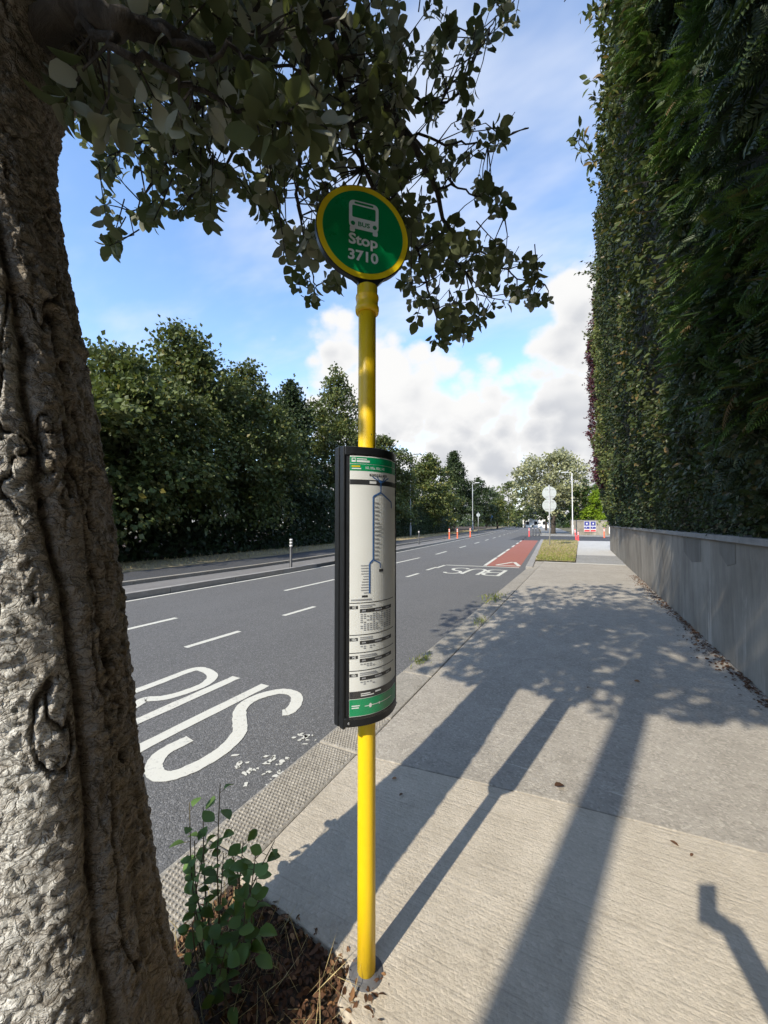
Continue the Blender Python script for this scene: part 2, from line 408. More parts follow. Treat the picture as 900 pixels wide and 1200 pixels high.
# painted markings: ribbons a few millimetres above the asphalt, each a part of the road
PZ = RZ + .004
def stroke(name, pts, w, parent=road, mat=None, z=PZ, sub=5, jit=0.0, seed=0):
    P = [np.array([p[0], p[1]]) for p in (smooth_path(pts, sub) if len(pts) > 2 else pts)]
    rnd = random.Random(seed); V = []; Fc = []
    if len(P) == 2: P = [P[0] + (P[1] - P[0]) * k / 14 for k in range(15)]
    for i, p in enumerate(P):
        t = P[min(i + 1, len(P) - 1)] - P[max(i - 1, 0)]; t /= np.linalg.norm(t) + 1e-9; n = np.array([-t[1], t[0]])
        a = p + n * (w / 2 + rnd.uniform(-jit, jit)); b = p - n * (w / 2 + rnd.uniform(-jit, jit))
        V += [(a[0], a[1], z), (b[0], b[1], z)]
        if i: Fc.append((2 * i - 2, 2 * i - 1, 2 * i + 1, 2 * i))
    return mesh(name, V, Fc, mat or M_paint, parent)
def gz(zx, zy): return G(150 + zx / 4.286, 760 + zy / 4.286, PZ)
# near BUS lettering, read off the photograph onto the road plane
S = [gz(*p) for p in [(775, 322), (815, 312), (848, 262), (835, 228), (775, 214), (690, 230), (610, 262), (565, 305), (560, 360), (560, 415), (500, 490), (400, 560), (300, 610), (205, 640), (145, 632), (128, 590), (160, 535), (220, 495), (312, 452)]]
stroke("letter", S, .105, jit=.004, seed=1)
uL0, uL1 = gz(545, 143), gz(80, 350); uR0, uR1 = gz(690, 182), gz(100, 478)
near = np.array([0, -.30, 0])
stroke("letter", [uL0, uL0 + (uL1 - uL0) * .5, uL1, uL1 + near, (uL1 + uR1) / 2 + near * 1.5, uR1 + near, uR1, uR1 + (uR0 - uR1) * .5, uR0], .105, jit=.004, seed=2)
bs = [gz(*p) for p in [(60, 205), (200, 152), (330, 104), (385, 108), (425, 135), (395, 172), (330, 203), (200, 243), (120, 252), (75, 258)]]
st0 = bs[0] + np.array([-.03, -.75, 0])
stroke("letter", [st0] + bs + [bs[-1] + np.array([.05, -.12, 0]), bs[-1] + np.array([.08, -.5, 0]), st0 + np.array([.25, -.02, 0]), st0], .10, jit=.004, seed=3)
# splashes of spilt paint beside the kerb
rnd = random.Random(8)
for q in range(46):
    px, py = (rnd.gauss(306, 17), rnd.gauss(899, 8)) if q < 34 else (rnd.gauss(356, 5), rnd.gauss(867, 3))
    c = G(px, py, PZ); n = 8; sz = rnd.uniform(.006, .024); ang = rnd.uniform(0, 3)
    V = []
    for k in range(n):
        e = sz * rnd.uniform(.3, 1); u = e * math.cos(6.283 * k / n) * 1.6; v = e * math.sin(6.283 * k / n); V.append((c[0] + u * math.cos(ang) - v * math.sin(ang), c[1] + u * math.sin(ang) + v * math.cos(ang), PZ))
    mesh("paint_splash", V, [tuple(range(n))], M_paint, road)
# lane dashes
for (a, b, w) in [((215, 758), (283, 740), .09), ((330, 721), (371, 711), .09), ((476, 676), (491, 672), .10), ((500, 668), (512, 664.5), .10),
                  ((120, 744), (207, 724), .10), ((333, 692), (393, 679), .10), ((464, 660), (491, 653.5), .11)]:
    p, q = G(*a, PZ), G(*b, PZ); m_ = (p[0] + q[0]) / 2; stroke("lane_dash", [(m_ + (p[0] - m_) * .3, p[1]), (m_ + (q[0] - m_) * .3, q[1])], w, jit=.003, seed=int(a[0]))
y = 18.5
while y < 190:
    x = -5.9 + bend(y) * .95; x2 = -5.9 + bend(y + 2.2) * .95; stroke("lane_dash", [(x, y), (x2, y + 2.2)], .12, jit=.003); y += 5.6
stroke("lane_dash", [(-4.3, -.6), (-4.28, .9)], .09); stroke("lane_dash", [(-5.72, -3), (-5.72, -.4)], .10)
# edge line by the far kerb
V, Fc = ribbon(lambda y: -8.13 + bend(y), lambda y: -8.03 + bend(y), [y for y in ysr if -40 <= y <= 150], PZ); mesh("edge_line", V, Fc, M_paint, road)
# far BUS lettering, give way line, red cycle lane
def far_letter(paths, x0, x1, y0, y1, w=.11):
    for k, p in enumerate(paths): stroke("letter", [(x0 + (x1 - x0) * a, y0 + (y1 - y0) * b) for a, b in p], w, z=PZ + .001 * k)
yb0, yb1 = 11.75, 13.25                        # tops of the letters point towards the camera
bX, uX, sX = (-2.22, -2.70), (-2.82, -3.30), (-3.42, -3.90)
far_letter([[(0, 0), (0, 1)], [(0, .02), (.7, .02), (1, .2), (.8, .47), (0, .5)], [(0, .5), (.8, .53), (1.05, .75), (.8, .98), (0, .98)]], bX[0], bX[1], yb0, yb1)
far_letter([[(0, 0), (0, .6), (.1, .9), (.5, 1.), (.9, .9), (1, .6), (1, 0)]], uX[0], uX[1], yb0, yb1)
far_letter([[(1, .15), (.8, .02), (.3, .0), (0, .2), (.25, .42), (.75, .56), (1, .8), (.7, 1), (.2, .98), (0, .85)]], sX[0], sX[1], yb0, yb1)
stroke("give_way_line", [(-4.5, 13.95), (-3.1, 14.12)], .14); stroke("give_way_line", [(-3.1, 14.12), (-1.95, 14.25)], .14, z=PZ + .001)
stroke("give_way_line", [(-4.5, 12.9), (-4.52, 13.9)], .10)
yl = list(np.arange(14.35, 47, 2.5))
V, Fc = ribbon(lambda y: xr(y) - 1.40 - .006 * (y - 14) , lambda y: xr(y) - .22, yl, PZ - .0015); mesh("cycle_lane_surface", V, Fc, M_red, road)
for y in np.arange(14.4, 46, 4.0):
    e = 3.6 if y < 21 else 2.0
    stroke("cycle_lane_line", [(float(xr(y)) - 1.44 - .006 * (y - 14), y), (float(xr(y + e)) - 1.44 - .006 * (y + e - 14), y + e)], .12)
tx = -2.42                                      # small give-way triangle on the red surface
for a, b in [((tx - .42, 14.75), (tx + .42, 14.75)), ((tx - .40, 14.8), (tx - .02, 16.2)), ((tx + .40, 14.8), (tx + .02, 16.2))]: stroke("give_way_triangle", [a, b], .13, z=PZ + .002)

# far side: kerb, raised cycle track, second kerb, asphalt footpath, verge
def bendbox(name, x0, x1, z0, z1, ys, mat, parent=None, gap=None):
    V = []; Fc = []
    for i, y in enumerate(ys):
        b = float(bend(y)); V += [(x0 + b, y, z0), (x1 + b, y, z0), (x1 + b, y, z1), (x0 + b, y, z1)]
        if i: a = 4 * i - 4; c = 4 * i; Fc += [(a + 1, c + 1, c + 2, a + 2), (a + 2, c + 2, c + 3, a + 3), (a + 3, c + 3, c, a), (a, c, c + 1, a + 1)]
    n = 4 * len(ys) - 4; Fc += [(0, 1, 2, 3), (n + 3, n + 2, n + 1, n)]
    return mesh(name, V, Fc, mat, parent)
far_kerb = thing("far_kerb", "low concrete kerb along the far edge of the carriageway", "kerb"); far_kerb.pop('category', None); far_kerb['kind'] = 'structure'
y = -20.
while y < 44:
    y2 = y + 1.83
    if not (9.6 < y < 11.2): bendbox("kerb_stone", -8.36, -8.19, -.12, .075, [y, y2 - .012], M_kerbfar, far_kerb)
    y += 1.83
bendbox("kerb_stone", -8.36, -8.19, -.12, .075, list(np.arange(44, 200, 6.)), M_kerbfar, far_kerb)
tag(bendbox("cycle_track", -9.55, -8.37, -.16, .03, ysr, M_track), kind='structure')
far_kerb2 = thing("footpath_kerb", "second concrete kerb between the cycle track and far footpath", "kerb"); far_kerb2.pop('category', None); far_kerb2['kind'] = 'structure'
y = -20.
while y < 44:
    bendbox("kerb_stone", -9.72, -9.56, -.16, .12, [y, y + 1.818], M_kerb, far_kerb2); y += 1.83
bendbox("kerb_stone", -9.72, -9.56, -.16, .12, list(np.arange(44, 200, 6.)), M_kerb, far_kerb2)
tag(bendbox("far_footpath", -11.5, -9.73, -.2, .108, ysr, M_road2), kind='structure')
tag(bendbox("verge", -14.2, -11.51, -.25, .12, ysr, M_verge), kind='structure')
tag(bendbox("wood_floor", -40, -14.21, -.28, .10, ysr, M_soil), kind='structure')

# near side footpath
footpath = thing("footpath", "concrete footpath along the near side", "footpath"); footpath.pop('category', None); footpath['kind'] = 'structure'
PX0, PX1, PY0, PY1 = -1.325, -0.575, -0.75, 1.185     # planting pit
def slab(name, pts, z0, z1, mat, parent=footpath, bev=.006):
    n = len(pts); V = [(x, y, z0) for x, y in pts] + [(x, y, z1) for x, y in pts]
    Fc = [tuple(range(n - 1, -1, -1)), tuple(range(n, 2 * n))] + [(i, (i + 1) % n, n + (i + 1) % n, n + i) for i in range(n)]
    return MB().add(V, Fc).build(name, mat, parent, bevel=bev)
slab("concrete_bay", [(PX1, -.02), (1.415, .04), (1.415, 2.43), (.06, 2.345), (-.46, 2.295), (-1.318, 2.205), (-1.318, PY1 + .05), (-.72, PY1 - .02), (-.70, PY1 - .13), (PX1, PY1 - .16)], -.14, 0, M_slab)
slab("concrete_bay", [(PX1, -4.5), (1.415, -4.5), (1.415, .028), (PX1, -.032)], -.14, -.001, M_slab)
slab("concrete_bay", [(-1.318, -9), (1.415, -9), (1.415, -4.512), (-1.318, -4.512)], -.14, 0, M_slab2)
slab("concrete_bay", [(-1.318, 2.217), (-.46, 2.307), (.06, 2.357), (1.415, 2.442), (1.415, 9.0), (-1.318, 9.0)], -.14, -.003, M_slab2)
slab("concrete_bay", [(-1.318, 9.012), (1.415, 9.012), (1.415, 16.2), (-1.318, 16.2)], -.14, -.001, M_slab2)
slab("concrete_strip", [(-1.318, 16.21), (1.415, 16.21), (1.415, 16.42), (-1.318, 16.42)], -.14, .002, M_joint)
slab("concrete_bay", [(-.2, 16.43), (1.6, 16.43), (1.6, 20.6), (-.2, 20.6)], -.14, 0, M_slab4)
slab("concrete_bay", [(-.2, 20.62), (2.6, 20.62), (3.4, 37.0), (-.3, 37.0)], -.14, -.002, M_slab3)
slab("concrete_bay", [(-5.2, 51.2), (30, 51.2), (30, 54.6), (-5.4, 54.6)], -.14, .0, M_slab4)
slab("concrete_bay", [(-4.6, 54.62), (-.6, 54.62), (-6.5, 130), (-11.5, 130)], -.14, .0, M_slab4)
# pit soil
pit_r = np.random.RandomState(2)
gx, gy = np.meshgrid(np.linspace(PX0 - .01, PX1 + .01, 46), np.linspace(PY0 - .05, PY1 + .03, 90), indexing='ij')
hz = -.055 + .05 * fbm(np.stack([gx * 9, gy * 9, gx * 0], -1), 4) + .05 * np.exp(-((gx + 1.05) ** 2 + (gy - .55) ** 2) / .08)
hz -= .06 * np.exp(-((gx + .66) ** 2 + (gy - 1.17) ** 2) / .01)
idx = np.arange(gx.size).reshape(gx.shape); quads = np.stack([idx[:-1, :-1], idx[1:, :-1], idx[1:, 1:], idx[:-1, 1:]], -1).reshape(-1, 4)
tag(mesh("tree_pit_soil", np.stack([gx, gy, hz], -1).reshape(-1, 3), quads, M_soil, smooth=True), kind='structure')

# near kerb: dimpled concrete units beside the stop, plain ones beyond
kerb = thing("near_kerb", "concrete kerb strip between footpath and bus lane", "kerb"); kerb.pop('category', None); kerb['kind'] = 'structure'
KX0, KX1 = -1.645, -1.33
def kerb_unit(y0, y1, z, mat): return MB().box(KX0, KX1, y0, y1, -.2, z).build("kerb_stone", mat, kerb, bevel=.012)
for y in np.arange(-6, -.5, .915): kerb_unit(y, y + .907, -.004, M_kerb)
for y in np.arange(2.74, 14.0, .915): kerb_unit(y, y + .907, -.004 - .003 * (int(y * 7) % 3), M_kerb)
for y in (-.505, .41, 1.325, 2.24):
    y1 = y + .907 if y < 2 else 2.73
    k = kerb_unit(y, y1, -.012, M_kerb)
    if y > .3:
        D = MB(); row = 0; yy = y + .022
        while yy < y1 - .015:
            xx = KX0 + .026 + (.0105 if row % 2 else 0)
            while xx < KX1 - .02:
                a, h = .0072, .0045
                D.add([(xx - a, yy - a, -.0125), (xx + a, yy - a, -.0125), (xx + a, yy + a, -.0125), (xx - a, yy + a, -.0125), (xx - a * .45, yy - a * .45, -.012 + h), (xx + a * .45, yy - a * .45, -.012 + h), (xx + a * .45, yy + a * .45, -.012 + h), (xx - a * .45, yy + a * .45, -.012 + h)],
                      [(4, 5, 6, 7), (0, 1, 5, 4), (1, 2, 6, 5), (2, 3, 7, 6), (3, 0, 4, 7)]); xx += .021
            yy += .0215; row += 1
        tag(D.build("grip_studs", M_kerb, k), kind='stuff')
# dirt in the joint between kerb and path, and kerb of the grass island
def island_kerb(y): return float(xr(y))
for y in np.arange(14.0, 37, .915):
    x0, x1 = float(xr(y)), float(xr(y + .907)); 
    MB().add([(x0, y, -.2), (x0 + .22, y, -.2), (x1 + .22, y + .907, -.2), (x1, y + .907, -.2), (x0, y, .03), (x0 + .22, y, .03), (x1 + .22, y + .907, .03), (x1, y + .907, .03)],
             [(0, 3, 2, 1), (4, 5, 6, 7), (0, 1, 5, 4), (1, 2, 6, 5), (2, 3, 7, 6), (3, 0, 4, 7)]).build("kerb_stone", M_kerbfar, kerb)
V = []; ysi = list(np.arange(16.43, 36.6, 1.2)) 
V, Fc = ribbon(lambda y: xr(y) + .22, lambda y: -.22, ysi, .035)
V0, F0 = ribbon(lambda y: xr(y) + .22, lambda y: -1.35, [14.0, 15.2, 16.43], .0)
tag(mesh("grass_island", V, Fc, M_verge), kind='structure')
slab("concrete_bay", [(-1.325, 13.9), (-1.325, 16.42), (float(xr(16.42)) + .225, 16.42), (float(xr(14)) + .225, 13.99), (-1.64, 13.9)][::-1], -.14, -.002, M_slab2, bev=0)

# ------------------------------------------------------------------ boundary wall on the right
wall = thing("boundary_wall", "long grey rendered boundary wall beneath the tall hedge", "wall", (1.42, 4, 0))
WX = 1.42; j = float(atX(788, 660, WX)[1])
ends = [-7.0, -2.2, 2.6, j, j + 5.2, j + 10.2, 25.0]
for i in range(len(ends) - 1):
    MB().box(WX, WX + .24, ends[i] + .004, ends[i + 1] - .004, -.15, 1.296).build("wall_panel", M_wall[i % 3], wall)
    MB().box(WX + .012, WX + .228, ends[i + 1] - .01, ends[i + 1] + .01, -.15, 1.29).build("joint", M_coping, wall) if i < len(ends) - 2 else None
y = -7.
while y < 24.9:
    MB().box(WX - .035, WX + .275, y + .004, min(y + 1.2, 25.04) - .004, 1.299, 1.365).build("coping_stone", M_coping, wall, bevel=.006); y += 1.2
for (x0, y0, x1, y1) in [(801, 628, 822, 661), (843, 634, 863, 664)]:
    a = atX(x0, y0, WX); b = atX(x1, y1, WX)
    ya, yb_, zt, zb = a[1], b[1], min(a[2], 1.28), b[2]
    n = 5; V = [(WX - .004, ya, zt), (WX - .004, yb_, zt), (WX - .004, yb_ + .01, zb + .03), (WX - .004, (yb_ + ya) / 2, zb - .02), (WX - .004, ya - .02, zb + .10)]
    V += [(WX + .003, y_, z_) for _, y_, z_ in V]
    mesh("render_patch", V, [(4, 3, 2, 1, 0)] + [(i, (i + 1) % n, n + (i + 1) % n, n + i) for i in range(n)], M_wallpatch, wall)

# ------------------------------------------------------------------ lettering helper
def text_mesh(body, size, bold=0.0, align='CENTER'):
    cu = bpy.data.curves.new("txt", 'FONT'); cu.body = body; cu.size = size; cu.align_x = align; cu.align_y = 'CENTER'; cu.offset = bold; cu.resolution_u = 3
    ob = bpy.data.objects.new("txt", cu); COL.objects.link(ob)
    dg = bpy.context.evaluated_depsgraph_get(); me = ob.evaluated_get(dg).to_mesh()
    V = [tuple(v.co) for v in me.vertices]; Fc = [tuple(p.vertices) for p in me.polygons]
    ob.evaluated_get(dg).to_mesh_clear(); bpy.data.objects.remove(ob); bpy.data.curves.remove(cu)
    return V, Fc

# ------------------------------------------------------------------ bus stop
BP = np.array([-.66, 1.17, 0.0])
stop = thing("bus_stop", "yellow bus stop pole with round green flag sign and black timetable case", "bus stop", tuple(BP))
pole_r = .0305
MB().tube([BP + (0, 0, z) for z in (-.12, .3, .8, 1.4, 2.0, 2.265)], pole_r, 28).build("pole", M_yellow, stop, True)
V, Fc = lathe([(.032, 2.245), (.040, 2.247), (.0415, 2.256), (.0415, 2.266), (.038, 2.270), (.038, 2.292), (.0405, 2.296), (.0405, 2.305), (.036, 2.309), (.036, 2.338), (.030, 2.342)], BP - (0, 0, .012), 28)
MB().add(V, Fc).build("collar", M_yellow, stop, True)
V, Fc = lathe([(.062, -.05), (.062, -.006), (.058, .000), (.046, .003), (.036, .004), (.0315, .010)], BP, 24)
MB().add(V, Fc).build("base_plug", plain("dark_mastic", (.10, .10, .105), .8, 0, .3, 40, .4), stop, True)
# round flag
def yaw_axes(n):      # viewer's right and outward normal of a vertical face
    n = np.array([n[0], n[1], 0.]); n /= np.linalg.norm(n); return np.array([-n[1], n[0], 0.]), n
dR, dN = yaw_axes((.70, -.714)); dC = BP - dR * .016 + np.array([0, 0, 2.512]); UPZ = np.array([0, 0, 1.])
def disc_pt(x, y, o): return dC + dR * x + UPZ * y + dN * o
def disc_prism(name, outline, o0, o1, mat, parent, bevel=0.0):
    n = len(outline); V = [disc_pt(x, y, o0) for x, y in outline] + [disc_pt(x, y, o1) for x, y in outline]
    Fc = [tuple(range(n - 1, -1, -1)), tuple(range(n, 2 * n))] + [(i, (i + 1) % n, n + (i + 1) % n, n + i) for i in range(n)]
    return MB().add(V, Fc).build(name, mat, parent, bevel=bevel)
def circ(r, n=64, cx=0, cy=0, ry=None): return [(cx + r * math.cos(2 * math.pi * k / n), cy + (ry or r) * math.sin(2 * math.pi * k / n)) for k in range(n)]
flag = disc_prism("flag_disc", circ(.167), -.012, .012, M_black, stop, bevel=.002)
for s in (1, -1):
    q = (.0124, .0136) if s > 0 else (-.0136, -.0124)
    disc_prism("yellow_ring", circ(.1635), q[0], q[1], M_ring, flag)
    q = (.0134, .0146) if s > 0 else (-.0146, -.0134)
    disc_prism("green_face", circ(.144), q[0], q[1], M_green, flag)
disc_prism("neck_bracket", [(-.058, -.150), (-.020, -.175), (-.014, -.20), (.046, -.20), (.052, -.175), (.088, -.136)], -.011, .011, M_black, stop, bevel=.002)
def rrect(x0, x1, y0, y1, r, n=5):
    o = []
    for cx, cy, a in ((x1 - r, y1 - r, 0), (x0 + r, y1 - r, 90), (x0 + r, y0 + r, 180), (x1 - r, y0 + r, 270)):
        for k in range(n + 1): w = math.radians(a + 90 * k / n); o.append((cx + r * math.cos(w), cy + r * math.sin(w)))
    return o
disc_prism("bus_symbol", rrect(-.053, .053, .006, .106, .018), .0146, .0153, M_signwhite, flag)
disc_prism("bus_symbol", rrect(-.050, -.032, -.006, .012, .004), .0146, .0153, M_signwhite, flag)
disc_prism("bus_symbol", rrect(.032, .050, -.006, .012, .004), .0146, .0153, M_signwhite, flag)
disc_prism("symbol_window", rrect(-.042, .042, .046, .088, .005), .0150, .0158, M_green, flag)
disc_prism("symbol_blind", rrect(-.034, .034, .094, .101, .003), .0150, .0158, M_green, flag)
for s in (-1, 1): disc_prism("symbol_lamp", circ(.0075, 16, s * .039, .024), .0150, .0158, M_green, flag)
def disc_text(body, size, cx, cy, w, off, mat, bold):
    V, Fc = text_mesh(body, size, bold); xs = [v[0] for v in V]; k = w / (max(xs) - min(xs)); mx = (max(xs) + min(xs)) / 2
    ys = [v[1] for v in V]; my = min(ys)
    mesh("lettering", [disc_pt(cx + (v[0] - mx) * k, cy + (v[1] - my), off) for v in V], Fc, mat, flag)
disc_text("BUS", .022, 0, .0165, .042, .0160, M_green, .0006)
disc_text("Stop", .052, -.002, -.062, .104, .0156, M_signwhite, .0015)
disc_text("3710", .050, -.002, -.106, .108, .0156, M_signwhite, .0015)

# timetable case: curved face towards the footpath
cT, cN = yaw_axes((.94, -.342)); 
HW, ZB, ZT = .116, .853, 1.748
def sag(t): return .026 + .046 * (1 - (t / HW) ** 2)
def case_pt(t, n, z): return BP + cT * t + cN * n + UPZ * z
def case_solid(outline, z0, z1):
    n = len(outline); V = [case_pt(t, q, z0) for t, q in outline] + [case_pt(t, q, z1) for t, q in outline]
    return V, [tuple(range(n - 1, -1, -1)), tuple(range(n, 2 * n))] + [(i, (i + 1) % n, n + (i + 1) % n, n + i) for i in range(n)]
ts = np.linspace(-HW, HW, 25)
lens_out = [(t, sag(t)) for t in ts] + [(t, -sag(t)) for t in ts[::-1]]
inner = [(t * .955, sag(t) - .003) for t in ts] + [(t * .955, -sag(t) + .003) for t in ts[::-1]]
case = MB().add(*case_solid(inner, ZB + .004, ZT - .004)).build("timetable_case", M_black, stop)
for z0, z1 in ((ZT - .028, ZT), (ZB, ZB + .030)):
    MB().add(*case_solid(lens_out, z0, z1)).build("end_cap", M_black, case, bevel=.003)
for s in (-1, 1):
    for q0, q1 in ((-.026, -.002), (.002, .0255)):
        MB().add(*case_solid([(s * (HW - .008), q0), (s * (HW + .003), q0), (s * (HW + .003), q1), (s * (HW - .008), q1)][::(1 if s > 0 else -1)], ZB - .006, ZT + .002)).build("edge_profile", M_black, case, bevel=.004)
    MB().add(*case_solid([(s * (HW - .016), -.02), (s * (HW - .006), -.02), (s * (HW - .006), .02), (s * (HW - .016), .02)][::(1 if s > 0 else -1)], ZB + .01, ZT - .01)).build("edge_seal", M_blackr, case)
U0, U1, VT, VB = -.102, .102, ZT - .030, ZB + .032
def cp(u, v, off):
    t = U0 + (U1 - U0) * (.35 * u + .65 * (1 - math.sqrt(max(0., 1 - u)))); z = VT + (VB - VT) * v; return case_pt(t, sag(t) - .003 + off, z)
def arc_patch(rects, off):
    V = []; Fc = []
    for (u0, u1, v0, v1) in rects:
        n = max(1, int(math.ceil(abs(u1 - u0) * 18))); b = len(V)
        for i in range(n + 1):
            u = u0 + (u1 - u0) * i / n; V += [cp(u, v0, off), cp(u, v1, off)]
        Fc += [(b + 2 * i, b + 2 * i + 1, b + 2 * i + 3, b + 2 * i + 2) for i in range(n)]
    return V, Fc
def printp(name, rects, off, mat): return mesh(name, *arc_patch(rects, off), mat, case)
def case_text(body, size, u, v, off, mat, bold=0., align='LEFT'):
    V, Fc = text_mesh(body, size, bold, align); W_, H_ = (U1 - U0), (VT - VB)
    mesh("lettering", [cp(u + a / W_, v - b / H_, off) for a, b, _ in V], Fc, mat, case)
printp("poster_sheet", [(0, 1, 0, 1)], .0008, M_poster)
printp("header_band", [(0, 1, .004, .030), (0, 1, .032, .058)], .0014, M_greenp)
printp("rule", [(0, 1, .092, .112)], .0014, M_ink)
printp("header_text", [(.13, .34, .010, .0135), (.13, .40, .017, .0245)], .0022, M_white); printp("header_text", [(.03, .20, .038, .0435)], .0022, M_ring); printp("header_text", [(.03, .22, .0475, .052)], .0022, M_white)
case_text("102, 102a, 102c, 142", .011, .30, .046, .0022, M_white, .0002)
printp("bus_symbol", [(.03, .11, .008, .024)], .0020, M_white); printp("symbol_window", [(.045, .095, .011, .017)], .0024, M_greenp)
for i in range(4):
    printp("route_tag", [(.40 + .105 * i, .49 + .105 * i, .068, .077)], .0016, M_ink)
    case_text(("102", "102a", "102c", "142")[i], .007, .445 + .105 * i, .0725, .0024, M_white, .0002, 'CENTER')
printp("stop_tag", [(.40, .55, .097, .107)], .0020, M_white)
# blue route diagram
def line_patch(pts, w):
    V = []; Fc = []; H_ = (VT - VB); W_ = (U1 - U0)
    for (a, b) in zip(pts[:-1], pts[1:]):
        d = np.array([(b[0] - a[0]) * W_, (b[1] - a[1]) * H_]); L_ = np.linalg.norm(d); d /= L_; nrm = np.array([-d[1], d[0]]) * w / 2
        k = max(1, int(L_ / .03)); base = len(V)
        for i in range(k + 1):
            u = a[0] + (b[0] - a[0]) * i / k; v = a[1] + (b[1] - a[1]) * i / k
            V += [cp(u + nrm[0] / W_, v + nrm[1] / H_, .0022), cp(u - nrm[0] / W_, v - nrm[1] / H_, .0022)]
        Fc += [(base + 2 * i, base + 2 * i + 1, base + 2 * i + 3, base + 2 * i + 2) for i in range(k)]
    return V, Fc
for pts, w in [([(.66, .09), (.66, .14), (.48, .158), (.48, .405), (.40, .42), (.40, .535)], .0065), ([(.66, .14), (.92, .175), (.93, .20)], .005), ([(.48, .405), (.64, .42), (.65, .44)], .004),
               ([(.46, .079), (.66, .10)], .004), ([(.56, .079), (.665, .10)], .004), ([(.68, .10), (.76, .079)], .004), ([(.69, .10), (.85, .079)], .004)]:
    mesh("route_line", *line_patch(pts, w), M_inkblue, case)
rnd = random.Random(4); rows = []
for i in range(15): v = .18 + i * .0158; rows.append((.51, .51 + rnd.uniform(.08, .19), v, v + .0045))
for i in range(11):
    v = .425 + i * .0105; a = rnd.uniform(.10, .17); rows += [(.38 - a, .38, v, v + .0032)]
for v in (.555, .5585): rows.append((.02, rnd.uniform(.35, .5), v, v + .002))
printp("route_tag", [(.62, .72, .444, .455), (.24, .36, .541, .549)], .0016, M_ink)
for (v0, v1, d) in [(.568, .690, 1), (.690, .758, 0), (.758, .826, 0), (.826, .892, 0)]:
    printp("rule", [(0, .97, v0, v0 + .0028)], .0016, M_ink)
    printp("route_tag", [(.0, .16, v0 + .012, v0 + .024)], .0016, M_ink)
    case_text({.568: "102", .690: "102a", .758: "142", .826: "102c"}[v0], .010, .08, v0 + .018, .0024, M_white, .0003, 'CENTER')
    for q in (.010, .0165): rows.append((.20, rnd.uniform(.42, .62), v0 + q, v0 + q + .0035))
    printp("table_heading", [(.20, .92, v0 + .025, v0 + .039)], .0016, M_ink)
    for c in (.24, .52, .60, .78): rows_w = [(c, c + .08, v0 + .029, v0 + .035)]; printp("heading_text", rows_w, .0022, M_inkgrey)
    for r in range(9 if d else 2):
        for c in range(11 if d else 5):
            if rnd.random() < .85: u = .21 + c * .065; rows.append((u, u + .045, v0 + .044 + r * .0075, v0 + .048 + r * .0075))
printp("table_print", rows, .0020, M_inkgrey)
printp("footer_band", [(0, 1, .905, .933)], .0014, M_ink); printp("footer_text", [(.22, .42, .914, .918), (.22, .50, .921, .925), (.53, .66, .913, .919)], .0020, M_white)
printp("footer_green", [(0, 1, .935, .998)], .0014, M_greenp); printp("footer_text", [(.04, .20, .957, .961), (.04, .18, .965, .969), (.30, .92, .963, .9655)], .0020, M_white)
for u in (.42, .62): V = [cp(u + .030 * math.cos(k * .524) * (1 if u < .5 else .6), .9643 + .0085 * math.sin(k * .524) * (1 if u < .5 else .6), .0024) for k in range(12)]; mesh("footer_dot", V, [tuple(range(12))], M_white, case)
def glass_mat():
    M = Mat("clear_cover"); nt = M.nt; tr = M.N("ShaderNodeBsdfTransparent"); tr.inputs[0].default_value = (.93, .94, .94, 1); gl = M.N("ShaderNodeBsdfGlossy"); gl.inputs['Roughness'].default_value = .12
    mx = M.N("ShaderNodeMixShader"); mx.inputs[0].default_value = .05; M.L(tr.outputs[0], mx.inputs[1]); M.L(gl.outputs[0], mx.inputs[2]); M.L(mx.outputs[0], M.out.inputs[0]); return M.m
M_glass = glass_mat()
mesh("clear_cover", *arc_patch([(-.02, 1.02, -.01, 1.01)], .0050), M_glass, case, True)
for t in (-.105, .105):
    V, Fc = lathe([(.004, 0), (.004, .003), (.002, .004)], (0, 0, 0), 10)
    mesh("screw", [case_pt(t + v[0], sag(t) + .0005 + v[2], ZB + .014 + v[1]) for v in V], Fc, M_galv, case)

# ------------------------------------------------------------------ foliage helpers
def leaf_template(kind):
    """flat leaf along +X (length 1), normal +Z, with a folded midrib"""
    if kind == 'ovate':
        prof = [(0, 0), (.16, .15), (.42, .29), (.70, .25), (.90, .12), (1, 0)]
    elif kind == 'lance':
        prof = [(0, 0), (.25, .13), (.55, .17), (.82, .10), (1, 0)]
    elif kind == 'round':
        prof = [(0, 0), (.10, .22), (.40, .40), (.72, .33), (.92, .14), (1, 0)]
    else:
        prof = [(0, 0), (.45, .26), (1, 0)]
    V = [(0, 0, 0)]; Fc = []; c = lambda x: -.16 * x * x + .05 * math.sin(3 * x)
    mids = []; L_ = []; R_ = []
    for i, (x, w) in enumerate(prof):
        if i == 0 or i == len(prof) - 1: mids.append((x, 0, c(x)))
        else: mids.append((x, 0, c(x))); L_.append((x, w, c(x) + w * .28)); R_.append((x, -w, c(x) + w * .28))
    V = mids + L_ + R_; n = len(mids); l0 = n; r0 = n + len(L_); m = len(L_)
    if kind == 'quad':
        V = [(0, 0, 0), (.45, .26, .06), (1, 0, -.1), (.45, -.26, .06)]; return np.array(V), np.array([(0, 2, 1), (0, 3, 2)])
    T = [(0, 1, l0), (0, r0, 1)]
    for i in range(m - 1): T += [(1 + i, 2 + i, l0 + i + 1), (1 + i, l0 + i + 1, l0 + i), (1 + i, r0 + i + 1, 2 + i), (1 + i, r0 + i, r0 + i + 1)]
    T += [(m, n - 1, l0 + m - 1), (m, r0 + m - 1, n - 1)]
    return np.array(V), np.array(T)
TPL = {k: leaf_template(k) for k in ('ovate', 'lance', 'round', 'quad')}
